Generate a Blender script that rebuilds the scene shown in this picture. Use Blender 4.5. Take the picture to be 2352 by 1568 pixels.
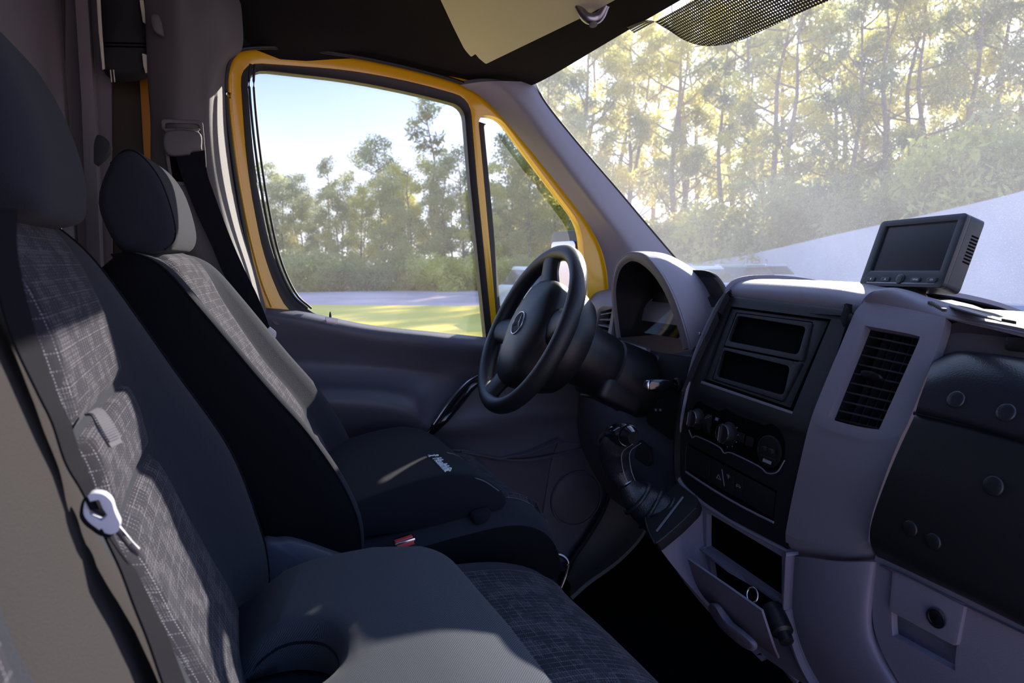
import bpy, bmesh, math, random
import numpy as np
from math import sin, cos, radians, pi, sqrt, atan2
from mathutils import Vector, Matrix
random.seed(4); RNG = np.random.default_rng(7)
for o in list(bpy.data.objects): bpy.data.objects.remove(o)
SC = bpy.context.scene; COL = SC.collection

# ------------------------------------------------------------------ camera
# vehicle coordinates: +X forward, +Y to the driver's side, +Z up, cab floor at z = 0
FPX = 1568.0
CAM = np.array([0.0, -.95, .95]); YAW = radians(23); PIT = radians(6.7)
FW = np.array([sin(YAW)*cos(PIT), cos(YAW)*cos(PIT), -sin(PIT)])
RT = np.array([cos(YAW), -sin(YAW), 0.0]); UPV = np.cross(RT, FW)
cd = bpy.data.cameras.new('camera'); cam = bpy.data.objects.new('camera', cd); COL.objects.link(cam)
cd.sensor_width = 36; cd.lens = 24.0; cd.clip_start = .01; cd.clip_end = 500
cam.location = CAM
cam.rotation_euler = Matrix((RT, UPV, -FW)).transposed().to_euler()
cd.dof.use_dof = True; cd.dof.focus_distance = 1.25; cd.dof.aperture_fstop = 8.0
SC.camera = cam
# ------------------------------------------------------------------ light
w = bpy.data.worlds.new('sky'); SC.world = w; w.use_nodes = True
nt = w.node_tree; nt.nodes.clear()
out = nt.nodes.new('ShaderNodeOutputWorld'); bg = nt.nodes.new('ShaderNodeBackground')
SUN_AZ, SUN_EL = radians(39), radians(24.0)      # azimuth from straight ahead towards the driver's side
SUNV = Vector((cos(SUN_EL)*cos(SUN_AZ), cos(SUN_EL)*sin(SUN_AZ), sin(SUN_EL)))
def wn_(ty, **k):
    x = nt.nodes.new(ty)
    for a, v in k.items(): setattr(x, a, v)
    return x
tcw = wn_('ShaderNodeTexCoord'); sep = wn_('ShaderNodeSeparateXYZ'); nt.links.new(tcw.outputs['Generated'], sep.inputs[0])
mr_ = wn_('ShaderNodeMapRange', interpolation_type='SMOOTHSTEP'); mr_.inputs['From Min'].default_value = -.02; mr_.inputs['From Max'].default_value = .34; nt.links.new(sep.outputs[2], mr_.inputs[0])
mixs = wn_('ShaderNodeMix', data_type='RGBA'); mixs.inputs['A'].default_value = (1.02, 1.06, 1.16, 1); mixs.inputs['B'].default_value = (.22, .42, .92, 1); nt.links.new(mr_.outputs[0], mixs.inputs['Factor'])
dot = wn_('ShaderNodeVectorMath', operation='DOT_PRODUCT'); dot.inputs[1].default_value = SUNV; nt.links.new(tcw.outputs['Generated'], dot.inputs[0])
mx0 = wn_('ShaderNodeMath', operation='MAXIMUM'); mx0.inputs[1].default_value = 0; nt.links.new(dot.outputs['Value'], mx0.inputs[0])
pw = wn_('ShaderNodeMath', operation='POWER'); pw.inputs[1].default_value = 11; nt.links.new(mx0.outputs[0], pw.inputs[0])
gm = wn_('ShaderNodeMath', operation='MULTIPLY'); gm.inputs[1].default_value = 1.5; nt.links.new(pw.outputs[0], gm.inputs[0])
cmb = wn_('ShaderNodeCombineColor')
for i in range(3): nt.links.new(gm.outputs[0], cmb.inputs[i])
ad = wn_('ShaderNodeMix', data_type='RGBA', blend_type='ADD'); ad.inputs['Factor'].default_value = 1; nt.links.new(mixs.outputs['Result'], ad.inputs['A']); nt.links.new(cmb.outputs[0], ad.inputs['B'])
nt.links.new(ad.outputs['Result'], bg.inputs[0]); bg.inputs[1].default_value = 1.05
nt.links.new(bg.outputs[0], out.inputs[0])
sd = bpy.data.lights.new('sun', 'SUN'); sd.energy = 9.5; sd.angle = radians(.6); sd.color = (1, .93, .82)
so = bpy.data.objects.new('sun', sd); COL.objects.link(so)
so.rotation_euler = Vector((cos(SUN_EL)*cos(SUN_AZ), cos(SUN_EL)*sin(SUN_AZ), sin(SUN_EL))).to_track_quat('Z', 'Y').to_euler()
so.location = (3, 2, 6)
vs = SC.view_settings; vs.view_transform = 'Standard'; vs.look = 'None'; vs.exposure = 0.45; vs.gamma = 1.0; vs.use_curve_mapping = False

# ------------------------------------------------------------------ helpers
def A(*p): return np.array(p, float)
def ray(px, py): return FW + RT*(px-1176)/FPX + UPV*(784-py)/FPX
def at(px, py, X=None, Y=None, Z=None):
    """measured point of the photograph at a known X, Y or Z of the vehicle"""
    r = ray(px, py)
    t = (X-CAM[0])/r[0] if X is not None else (Y-CAM[1])/r[1] if Y is not None else (Z-CAM[2])/r[2]
    return CAM + r*t
def on_plane(px, py, p0, n):
    r = ray(px, py); return CAM + r*(((p0-CAM)@n)/(r@n))
def lin(c): return tuple(((v/255)/12.92 if v/255 <= .04045 else ((v/255+.055)/1.055)**2.4) for v in c)

MATS = {}
def mat(name, rgb, rough=.5, metal=0, spec=.5, bump=0, bscale=600, var=0, vscale=8, emit=0, sheen=0, coat=0, rgb2=None, bdet=2):
    m = bpy.data.materials.new(name); m.use_nodes = True; t = m.node_tree; b = t.nodes['Principled BSDF']
    c = lin(rgb)+(1,)
    b.inputs['Base Color'].default_value = c; b.inputs['Roughness'].default_value = rough
    b.inputs['Metallic'].default_value = metal; b.inputs['Specular IOR Level'].default_value = spec
    b.inputs['Coat Weight'].default_value = coat; b.inputs['Sheen Weight'].default_value = sheen
    b.inputs['Coat Roughness'].default_value = .08
    tc = t.nodes.new('ShaderNodeTexCoord')
    if bump:
        n = t.nodes.new('ShaderNodeTexNoise'); n.inputs['Scale'].default_value = bscale; n.inputs['Detail'].default_value = bdet
        bp = t.nodes.new('ShaderNodeBump'); bp.inputs['Strength'].default_value = bump; bp.inputs['Distance'].default_value = .001
        t.links.new(tc.outputs['Object'], n.inputs['Vector']); t.links.new(n.outputs[0], bp.inputs['Height']); t.links.new(bp.outputs[0], b.inputs['Normal'])
    if var:
        n = t.nodes.new('ShaderNodeTexNoise'); n.inputs['Scale'].default_value = vscale; n.inputs['Detail'].default_value = 5
        mx = t.nodes.new('ShaderNodeMix'); mx.data_type = 'RGBA'
        c2 = lin(rgb2)+(1,) if rgb2 else tuple(v*(1-var) for v in c[:3])+(1,)
        mx.inputs['A'].default_value = c; mx.inputs['B'].default_value = c2
        cr = t.nodes.new('ShaderNodeMapRange'); cr.inputs['From Min'].default_value = .35; cr.inputs['From Max'].default_value = .65
        t.links.new(tc.outputs['Object'], n.inputs['Vector']); t.links.new(n.outputs[0], cr.inputs[0]); t.links.new(cr.outputs[0], mx.inputs['Factor'])
        t.links.new(mx.outputs['Result'], b.inputs['Base Color'])
    MATS[name] = m; return m

class NB:                                       # tiny node builder for the woven fabrics
    def __init__(s, m): s.t = m.node_tree
    def n(s, ty, **k):
        x = s.t.nodes.new(ty)
        for a, v in k.items(): setattr(x, a, v)
        return x
    def math(s, op, a, b=None, clamp=False):
        x = s.n('ShaderNodeMath', operation=op, use_clamp=clamp)
        for i, v in enumerate((a, b)):
            if v is None: continue
            if isinstance(v, (int, float)): x.inputs[i].default_value = v
            else: s.t.links.new(v, x.inputs[i])
        return x.outputs[0]

def woven(name, base, thread, kind, across=.35):
    m = mat(name, base, rough=.95, spec=.08, sheen=.04); k = NB(m); t = k.t; b = t.nodes['Principled BSDF']
    uv = k.n('ShaderNodeUVMap'); sp = k.n('ShaderNodeSeparateXYZ'); t.links.new(uv.outputs[0], sp.inputs[0])
    u, v = sp.outputs[0], sp.outputs[1]
    if kind == 'plaid':
        def lines(a, c, pitch, duty, dash, ph=0.):
            f = k.math('FRACT', k.math('ADD', k.math('MULTIPLY', a, 1/pitch), ph)); on = k.math('LESS_THAN', f, duty)
            d = k.math('GREATER_THAN', k.math('SINE', k.math('MULTIPLY', c, 2*pi/dash)), -.2)
            return k.math('MULTIPLY', on, d)
        nz = k.n('ShaderNodeTexNoise'); nz.inputs['Scale'].default_value = 38; t.links.new(uv.outputs[0], nz.inputs['Vector'])
        gate = k.math('GREATER_THAN', nz.outputs[0], .45)
        L1 = lines(u, v, .0105, .09, .0030); L2 = lines(u, v, .0031, .28, .0024, .3); L3 = lines(v, u, .015, .08, .0030); L4 = lines(v, u, .0042, .2, .0026, .2)
        s1 = k.math('MULTIPLY', k.math('MAXIMUM', L1, k.math('MULTIPLY', L3, .5)), .6)
        nb = k.n('ShaderNodeTexNoise'); nb.inputs['Scale'].default_value = 24; t.links.new(uv.outputs[0], nb.inputs['Vector'])
        blk = k.math('GREATER_THAN', nb.outputs[0], .5)
        s2 = k.math('MULTIPLY', k.math('MULTIPLY', k.math('MAXIMUM', L2, L4), .30), blk)
        fac = k.math('MULTIPLY', k.math('MAXIMUM', s1, s2), k.math('ADD', k.math('MULTIPLY', gate, .6), .4))
        hgt = fac
    else:                                       # knitted spacer mesh, hexagonal holes
        p = .0052 if kind == 'mesh' else .0036
        x = k.math('MULTIPLY', u, 2*pi/p); y = k.math('MULTIPLY', v, 2*pi/(p*1.35))
        a = k.math('MULTIPLY', k.math('SINE', x), k.math('SINE', y))
        a2 = k.math('MULTIPLY', k.math('COSINE', x), k.math('COSINE', y))
        fac = k.math('SUBTRACT', 1., k.math('GREATER_THAN', k.math('ABSOLUTE', k.math('ADD', a, a2)), .35)); hgt = fac
    mx = k.n('ShaderNodeMix', data_type='RGBA'); mx.inputs['A'].default_value = lin(base)+(1,); mx.inputs['B'].default_value = lin(thread)+(1,)
    t.links.new(fac, mx.inputs['Factor']); t.links.new(mx.outputs['Result'], b.inputs['Base Color'])
    bp = k.n('ShaderNodeBump'); bp.inputs['Strength'].default_value = .35; bp.inputs['Distance'].default_value = .001
    t.links.new(hgt, bp.inputs['Height']); t.links.new(bp.outputs[0], b.inputs['Normal'])
    return m

def glassmat(name, dust_haze=0., tint=(1, 1, 1), refl=.05):
    m = bpy.data.materials.new(name); m.use_nodes = True; t = m.node_tree; t.nodes.clear(); k = NB(m)
    o = k.n('ShaderNodeOutputMaterial'); tr = k.n('ShaderNodeBsdfTransparent'); tr.inputs[0].default_value = tint+(1,)
    gl = k.n('ShaderNodeBsdfGlossy'); gl.inputs['Roughness'].default_value = .02
    ms = k.n('ShaderNodeMixShader'); fr = k.n('ShaderNodeLayerWeight'); fr.inputs[0].default_value = .5
    t.links.new(k.math('ADD', k.math('MULTIPLY', k.math('POWER', fr.outputs['Facing'], 5.), .6), .015, True), ms.inputs[0]); t.links.new(tr.outputs[0], ms.inputs[1]); t.links.new(gl.outputs[0], ms.inputs[2])
    last = ms.outputs[0]
    if dust_haze:
        tc = k.n('ShaderNodeTexCoord')
        n1 = k.n('ShaderNodeTexNoise'); n1.inputs['Scale'].default_value = 3; n1.inputs['Detail'].default_value = 4
        n2 = k.n('ShaderNodeTexNoise'); n2.inputs['Scale'].default_value = 420; n2.inputs['Detail'].default_value = 1
        for n in (n1, n2): t.links.new(tc.outputs['Object'], n.inputs['Vector'])
        sp = k.math('MULTIPLY', k.math('GREATER_THAN', n2.outputs[0], .68), dust_haze*1.3)
        f = k.math('ADD', k.math('MULTIPLY', k.math('ADD', n1.outputs[0], .4), dust_haze), sp, True)
        tl = k.n('ShaderNodeBsdfTranslucent'); tl.inputs[0].default_value = (.8, .8, .82, 1)
        df = k.n('ShaderNodeBsdfDiffuse'); df.inputs[0].default_value = (.6, .6, .6, 1)
        m1 = k.n('ShaderNodeMixShader'); m1.inputs[0].default_value = .25; t.links.new(tl.outputs[0], m1.inputs[1]); t.links.new(df.outputs[0], m1.inputs[2])
        m2 = k.n('ShaderNodeMixShader'); t.links.new(f, m2.inputs[0]); t.links.new(last, m2.inputs[1]); t.links.new(m1.outputs[0], m2.inputs[2]); last = m2.outputs[0]
    t.links.new(last, o.inputs[0]); MATS[name] = m; return m

GREY = mat('dash_grey', (124, 119, 130), .55, bump=.35, bscale=900)
GREYD = mat('console_grey', (124, 118, 134), .55, bump=.3, bscale=700)
DOORG = mat('door_grey', (86, 84, 96), .5, bump=.35, bscale=800)
PILL = mat('pillar_grey', (134, 132, 142), .6, bump=.25, bscale=700)
PILLB = mat('pillar_dark_grey', (92, 88, 89), .7, bump=.25, bscale=500)
BLK = mat('black_plastic', (26, 26, 29), .42, bump=.3, bscale=900)
BLKM = mat('matt_black', (13, 13, 15), .75)
VOID = mat('deep_black', (5, 5, 6), .9, spec=.1)
PIANO = mat('gloss_black', (24, 25, 30), .16, coat=.7)
LEATH = mat('black_leather', (38, 39, 45), .32, bump=.9, bscale=420)
WHEELM = mat('wheel_black', (32, 33, 37), .42, bump=.6, bscale=700)
PAD = mat('padded_black', (34, 35, 42), .34, bump=.35, bscale=520)
RUB = mat('rubber_black', (22, 20, 22), .5)
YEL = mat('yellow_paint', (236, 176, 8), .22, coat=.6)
YELD = mat('yellow_inner', (205, 132, 12), .5, bump=.1, bscale=300)
HEAD = mat('headliner_black', (30, 28, 28), .95, spec=.1, bump=.5, bscale=700)
VIS = mat('visor_cream', (196, 190, 168), .6, bump=.3, bscale=500)
FAB = mat('black_fabric', (44, 46, 54), .95, spec=.08, bump=.8, bscale=900, sheen=.06)
FABS = mat('side_fabric', (17, 17, 21), .9, spec=.12, bump=.4, bscale=900)
FABG = mat('plain_seat_fabric', (56, 53, 54), .95, spec=.05, bump=.8, bscale=900)
PLAID = woven('plaid_fabric', (44, 43, 51), (150, 146, 154), 'plaid')
MESH = woven('spacer_mesh', (76, 79, 88), (16, 17, 21), 'mesh')
MESHD = woven('dark_spacer_mesh', (34, 37, 45), (9, 10, 13), 'fine')
STRAP = mat('strap_webbing', (98, 96, 104), .9, spec=.1, bump=.5, bscale=900)
SLAT = mat('slat_black', (50, 50, 57), .4)
BELT = mat('belt_webbing', (24, 24, 30), .9, spec=.06, bump=.5, bscale=900)
CHR = mat('bright_metal', (210, 210, 215), .2, metal=1)
STEEL = mat('steel', (150, 150, 158), .3, metal=1)
TONG = mat('tongue_plastic', (205, 205, 215), .35)
CARP = mat('carpet', (14, 14, 17), 1, spec=.05, bump=1, bscale=260, var=.6, vscale=300)
PARTN = mat('partition_grey', (112, 104, 108), .7, bump=.2, bscale=500)
WHITE = mat('print_white', (230, 232, 236), .6)
SYM = mat('symbol_grey', (150, 150, 156), .6)
REDP = mat('buckle_red', (225, 84, 84), .35)
SCRN = mat('screen_dark', (40, 42, 46), .22)
MON = mat('monitor_black', (40, 43, 49), .35, bump=.2, bscale=900)
GLS = glassmat('side_glass', dust_haze=.03)  # scatter put on clean side glass to give a glare haze
WSG = glassmat('dusty_windscreen_glass', dust_haze=.075)
LENS = glassmat('gauge_lens', dust_haze=.005)

def tag(o, label=None, cat=None, group=None, kind=None):
    if label: o['label'] = label
    if cat: o['category'] = cat
    if group: o['group'] = group
    if kind: o['kind'] = kind
    return o
def link(name, me, m, parent=None):
    o = bpy.data.objects.new(name, me); COL.objects.link(o)
    if m: me.materials.append(m)
    if parent is not None: o.parent = parent; o.matrix_parent_inverse = parent.matrix_world.inverted()
    return o
def empty(name, loc=(0, 0, 0), label=None, cat=None, group=None, kind=None):
    o = bpy.data.objects.new(name, None); COL.objects.link(o); o.location = loc; o.empty_display_size = .05
    o.matrix_world = Matrix.Translation(loc)
    return tag(o, label, cat, group, kind)
def mk(name, V, Fc, m, parent=None, uv=None, sharp=35, bevel=0, bseg=2, smooth=True):
    me = bpy.data.meshes.new(name); me.from_pydata([tuple(map(float, v)) for v in V], [], [tuple(f) for f in Fc]); me.validate(); me.update()
    if uv is not None:
        l = me.uv_layers.new(name='uv')
        for p in me.polygons:
            for li in p.loop_indices: l.data[li].uv = uv[me.loops[li].vertex_index]
    bm = bmesh.new(); bm.from_mesh(me); bmesh.ops.recalc_face_normals(bm, faces=bm.faces)
    if bevel:
        es = [e for e in bm.edges if len(e.link_faces) == 2 and e.calc_face_angle(0) > radians(40)]
        bmesh.ops.bevel(bm, geom=es, offset=bevel, segments=bseg, profile=.6, affect='EDGES', clamp_overlap=True)
    bm.to_mesh(me); bm.free()
    if smooth: me.shade_smooth(); me.set_sharp_from_angle(angle=radians(sharp))
    return link(name, me, m, parent)
def cr(P, n, closed=False):
    """Catmull-Rom resample to n points (array of vectors)"""
    P = [np.asarray(p, float) for p in P]; L = len(P)
    if L == 2 and not closed: return [P[0]+(P[1]-P[0])*i/(n-1) for i in range(n)]
    res = []; segs = L if closed else L-1
    for i in range(n):
        t = i/(n if closed else n-1)*segs; j = min(int(t), segs-1); f = t-j
        if closed: p0, p1, p2, p3 = P[(j-1) % L], P[j % L], P[(j+1) % L], P[(j+2) % L]
        else:
            p1, p2 = P[j], P[j+1]; p0 = P[j-1] if j else 2*p1-p2; p3 = P[j+2] if j+2 < L else 2*p2-p1
        res.append(.5*((2*p1)+(-p0+p2)*f+(2*p0-5*p1+4*p2-p3)*f*f+(-p0+3*p1-3*p2+p3)*f**3))
    return res
def sheet(name, rows, m, parent=None, th=.004, n=(12, 12), bevel=0, flip=False, sharp=35, toward=None, lin_=False):
    """smooth surface through a grid of points, with real thickness behind its seen side"""
    nv, nu = n
    rr = [cr(r, nu) if not lin_ else cr(r, nu) for r in rows]
    G = np.array([cr([r[j] for r in rr], nv) for j in range(nu)]).transpose(1, 0, 2)     # nv x nu x 3
    du = np.gradient(G, axis=1); dv = np.gradient(G, axis=0); N = np.cross(du, dv); N /= np.linalg.norm(N, axis=2, keepdims=True)+1e-12
    tw = CAM if toward is None else np.array(toward, float)
    if ((N*(tw-G)).sum(2)).mean() < 0: N = -N
    if flip: N = -N
    B = G-N*th
    V = np.concatenate([G.reshape(-1, 3), B.reshape(-1, 3)]); K = nv*nu; Fc = []
    for i in range(nv-1):
        for j in range(nu-1):
            a = i*nu+j; q = (a, a+1, a+nu+1, a+nu); Fc.append(q); Fc.append(tuple(K+x for x in reversed(q)))
    ring = [j for j in range(nu)]+[i*nu+nu-1 for i in range(1, nv)]+[(nv-1)*nu+j for j in range(nu-2, -1, -1)]+[i*nu for i in range(nv-2, 0, -1)]
    for a, b in zip(ring, ring[1:]+ring[:1]): Fc.append((a, b, K+b, K+a))
    su = np.concatenate([np.zeros((nv, 1)), np.cumsum(np.linalg.norm(np.diff(G, axis=1), axis=2), 1)], 1)
    sv = np.concatenate([np.zeros((1, nu)), np.cumsum(np.linalg.norm(np.diff(G, axis=0), axis=2), 0)], 0)
    # keep u straight: measure from the middle column
    uvs = np.stack([su-su[:, nu//2:nu//2+1], sv], 2).reshape(-1, 2); uv = np.concatenate([uvs, uvs])
    return mk(name, V, Fc, m, parent, uv=[tuple(x) for x in uv], sharp=sharp, bevel=bevel)
def roundp(P, r, n=4):
    P = [np.asarray(p, float) for p in P]; L = len(P); R = []
    rr = r if isinstance(r, (list, tuple)) else [r]*L
    for i in range(L):
        a, b, c = P[i-1], P[i], P[(i+1) % L]; q = rr[i]
        if q <= 0: R.append(b); continue
        da = a-b; dc = c-b; la, lc = np.linalg.norm(da), np.linalg.norm(dc); q = min(q, la*.48, lc*.48)
        s, e = b+da/la*q, b+dc/lc*q
        for k in range(n+1):
            t = k/n; R.append((1-t)**2*s+2*t*(1-t)*b+t*t*e)
    return R
def slab(name, outline, depth, m, parent=None, holes=(), bevel=.001, sharp=35, bseg=2):
    """planar outline (with holes) given thickness `depth` (vector)"""
    bm = bmesh.new(); E = []
    for loop in [outline]+list(holes):
        vs_ = [bm.verts.new(tuple(p)) for p in loop]
        for a, b in zip(vs_, vs_[1:]+vs_[:1]): E.append(bm.edges.new((a, b)))
    bmesh.ops.triangle_fill(bm, use_beauty=True, use_dissolve=False, edges=E)
    r = bmesh.ops.extrude_face_region(bm, geom=list(bm.faces))
    bmesh.ops.translate(bm, verts=[v for v in r['geom'] if isinstance(v, bmesh.types.BMVert)], vec=tuple(depth))
    bmesh.ops.recalc_face_normals(bm, faces=bm.faces)
    if bevel:
        es = [e for e in bm.edges if len(e.link_faces) == 2 and e.calc_face_angle(0) > radians(60) ]
        bmesh.ops.bevel(bm, geom=es, offset=bevel, segments=bseg, profile=.6, affect='EDGES', clamp_overlap=True)
    me = bpy.data.meshes.new(name); bm.to_mesh(me); bm.free(); me.shade_smooth(); me.set_sharp_from_angle(angle=radians(sharp))
    return link(name, me, m, parent)
def tube(name, P, r, m, parent=None, n=40, k=12, closed=False, flat=(1, 1), up=(0, 0, 1), caps=True, raw=False):
    P = [np.asarray(p, float) for p in P] if raw else cr(P, n, closed); n = len(P)
    if isinstance(r, (int, float)): r = [r]*n
    else: r = [float(x[0]) for x in cr([[q] for q in r], n)]
    V = []; Fc = []
    U0 = np.array(up, float)
    for i in range(n):
        t = (P[(i+1) % n]-P[i-1]) if closed else (P[min(i+1, n-1)]-P[max(i-1, 0)])
        t = t/np.linalg.norm(t); s = np.cross(U0, t); s /= np.linalg.norm(s)+1e-9; q = np.cross(t, s)
        for j in range(k):
            a = 2*pi*j/k; V.append(P[i]+r[i]*(cos(a)*s*flat[0]+sin(a)*q*flat[1]))
    for i in range(n if closed else n-1):
        for j in range(k):
            a, b = i*k+j, i*k+(j+1) % k; c, d = ((i+1) % n)*k+(j+1) % k, ((i+1) % n)*k+j; Fc.append((a, b, c, d))
    if not closed and caps: Fc += [tuple(range(k-1, -1, -1)), tuple((n-1)*k+j for j in range(k))]
    uv = [((i % k)/k*2*pi*.03, (i//k)*.01) for i in range(len(V))]
    return mk(name, V, Fc, m, parent, uv=uv, sharp=50)
def lathe(name, prof, c, ax, m, parent=None, k=32, sx=1., sy=1., up=(0, 0, 1), sharp=35):
    """prof: list of (radius, height along ax)"""
    c = np.array(c, float); ax = np.array(ax, float); ax /= np.linalg.norm(ax)
    s = np.cross(np.array(up, float), ax)
    if np.linalg.norm(s) < 1e-6: s = np.array([1., 0, 0])
    s /= np.linalg.norm(s); q = np.cross(ax, s); V = []; Fc = []
    for r, h in prof:
        for j in range(k):
            a = 2*pi*j/k; V.append(c+ax*h+max(r, 1e-5)*(cos(a)*s*sx+sin(a)*q*sy))
    for i in range(len(prof)-1):
        for j in range(k): Fc.append((i*k+j, i*k+(j+1) % k, (i+1)*k+(j+1) % k, (i+1)*k+j))
    Fc += [tuple(range(k-1, -1, -1)), tuple((len(prof)-1)*k+j for j in range(k))]
    return mk(name, V, Fc, m, parent, sharp=sharp)
def disc(name, c, ax, r, d, m, parent=None, bev=.001, k=28, sx=1., sy=1.):
    return lathe(name, [(r*.3, 0), (r, 0), (r, d-bev), (r-bev*.5, d-bev*.3), (r-bev, d), (r*.3, d)], c, ax, m, parent, k, sx, sy)
def box(name, c, sz, m, parent=None, ax=None, bevel=.002, bseg=2):
    """ax: 3 unit vectors (rows) for the local axes"""
    ax = np.eye(3) if ax is None else np.array([np.array(a, float)/np.linalg.norm(a) for a in ax]); c = np.array(c, float)
    V = [c+ax[0]*sz[0]/2*i+ax[1]*sz[1]/2*j+ax[2]*sz[2]/2*k for i in (-1, 1) for j in (-1, 1) for k in (-1, 1)]
    Fc = [(0, 1, 3, 2), (4, 6, 7, 5), (0, 4, 5, 1), (2, 3, 7, 6), (0, 2, 6, 4), (1, 5, 7, 3)]
    return mk(name, V, Fc, m, parent, bevel=bevel, bseg=bseg)
def pillow(name, outline, y0, y1, m, parent=None, r=.04, nst=14, dirv=(0, 1, 0), kout=40, uvs=True):
    """closed outline (points in a plane) swept along dirv from y0 to y1 with rounded ends"""
    O = np.array(cr(outline, kout, True)); c = O.mean(0); D = np.array(dirv, float); V = []; Fc = []; uv = []
    ext = y1-y0; st = []
    for i in range(nst+1):
        t = i/nst; y = y0+ext*(.5-.5*cos(pi*t)); e = min(y-y0, y1-y); 
        s = 1. if e >= r else sqrt(max(0, 1-(1-e/r)**2)); st.append((y, s))
    size = np.abs(O-c).max()
    per = np.concatenate([[0], np.cumsum(np.linalg.norm(np.diff(O, axis=0), axis=1))])
    for y, s in st:
        sc = 1-(1-s)*min(1, r/size)
        for i in range(kout): V.append(c+(O[i]-c)*sc+D*y); uv.append((y, per[i]))
    for i in range(nst):
        for j in range(kout): Fc.append((i*kout+j, i*kout+(j+1) % kout, (i+1)*kout+(j+1) % kout, (i+1)*kout+j))
    # domed ends
    for base, y in ((0, y0), (nst*kout, y1)):
        V.append(c+D*(y-.004*(1 if base == 0 else -1))); uv.append((y, 0)); ci = len(V)-1
        for j in range(kout): Fc.append((base+j, base+(j+1) % kout, ci))
    return mk(name, V, Fc, m, parent, uv=uv, sharp=50)
def text(name, body, size, origin, right, up, m, parent=None, ext=.0002, align='LEFT'):
    cu = bpy.data.curves.new(name, 'FONT'); cu.body = body; cu.size = size; cu.extrude = ext; cu.align_x = align; cu.resolution_u = 3
    o = bpy.data.objects.new(name, cu); COL.objects.link(o); bpy.context.view_layer.update()
    me = bpy.data.meshes.new_from_object(o.evaluated_get(bpy.context.evaluated_depsgraph_get())); bpy.data.objects.remove(o)
    r = np.array(right, float); r /= np.linalg.norm(r); u = np.array(up, float); u -= r*(u@r); u /= np.linalg.norm(u); nn = np.cross(r, u)
    M = Matrix(((r[0], u[0], nn[0], origin[0]), (r[1], u[1], nn[1], origin[1]), (r[2], u[2], nn[2], origin[2]), (0, 0, 0, 1)))
    me.transform(M); me.name = name
    return link(name, me, m, parent)
# ------------------------------------------------------------------ outdoors
GZ = -.65
def gp(px, D, z=GZ):
    """ground point seen above image column px, D metres ahead of the lens plane"""
    h = A(sin(YAW), cos(YAW), 0)*D + RT*(px-1176)/FPX*D
    return A(CAM[0]+h[0], CAM[1]+h[1], z)
def ztop(py, D): return .95 + (600-py)/FPX*D
GRASS = mat('sunlit_grass', (255, 222, 116), .95, spec=.05, bump=.6, bscale=3, var=.35, vscale=.35, rgb2=(236, 206, 96))
LOT = mat('pale_gravel', (236, 198, 190), .95, spec=.1, bump=.5, bscale=5, var=.2, vscale=.25, rgb2=(186, 160, 158))
CONC = mat('pale_concrete', (222, 220, 228), .85, bump=.3, bscale=2, var=.12, vscale=.6)
BARK = mat('eucalypt_bark', (158, 138, 122), .9, bump=.8, bscale=12, var=.3, vscale=3)
def leafmat(name, a, b):
    m = mat(name, a, .55, spec=.25, var=.5, vscale=.45, rgb2=b); k = NB(m); t = k.t
    bs = t.nodes['Principled BSDF']; o = [x for x in t.nodes if x.type == 'OUTPUT_MATERIAL'][0]
    tl = k.n('ShaderNodeBsdfTranslucent'); col = bs.inputs['Base Color'].links[0].from_socket; t.links.new(col, tl.inputs[0])
    ms = k.n('ShaderNodeMixShader'); ms.inputs[0].default_value = .62
    t.links.new(bs.outputs[0], ms.inputs[1]); t.links.new(tl.outputs[0], ms.inputs[2]); t.links.new(ms.outputs[0], o.inputs[0]); return m
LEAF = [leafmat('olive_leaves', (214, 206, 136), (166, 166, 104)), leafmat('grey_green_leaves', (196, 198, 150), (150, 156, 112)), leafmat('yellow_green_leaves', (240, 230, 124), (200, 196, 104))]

def polyground(name, pts, z, m, label, th=.03):
    o = slab(name, [A(p[0], p[1], z) for p in pts], (0, 0, -th), m, bevel=0); return tag(o, label, kind='structure')
polyground('ground', [(-150, -120), (180, -120), (180, 200), (-150, 200)], GZ, LOT, 'pale gravel ground around the van', .2)
polyground('grass_strip', [gp(-700, 3.2), gp(1190, 2.6), gp(1500, 9), gp(1230, 23.5), gp(400, 25), gp(-700, 27)], GZ+.06, GRASS, 'sunlit yellow grass beside the driver door', .05)
lot = [gp(-400, 25), gp(400, 24), gp(1116, 22.5), gp(1500, 16), gp(2200, 7), gp(4200, 4), gp(4200, 60), gp(1900, 52), gp(1400, 44), gp(1000, 37), gp(500, 33), gp(-400, 31)]
polyground('gravel_lot', lot, GZ+.05, LOT, 'pale pink gravel lot between the grass and the trees', .04)

# retaining wall, a thick tapering concrete wall
wp = [(1480, 56, 608), (1600, 50, 603), (1700, 44, 588), (1800, 38, 566), (1900, 33.5, 542), (2000, 29.5, 520), (2100, 26.5, 498), (2250, 23, 463), (2400, 20.5, 424), (2700, 17, 350), (3200, 13, 300)]
V = []; Fc = []
for i, (px, D, ty) in enumerate(wp):
    a = gp(px, D); b = gp(px, D+.5); zt = ztop(ty, D)
    for p, z in ((a, GZ-.1), (a, zt), (b, zt), (b, GZ-.1)): V.append((p[0], p[1], z))
    if i:
        k = i*4
        for j in range(4): Fc.append((k-4+j, k-4+(j+1) % 4, k+(j+1) % 4, k+j))
Fc += [(0, 1, 2, 3), (len(V)-1, len(V)-2, len(V)-3, len(V)-4)]
tag(mk('retaining_wall', V, Fc, CONC, sharp=60), 'pale concrete retaining wall rising to the right beyond the windscreen', 'wall')

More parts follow.
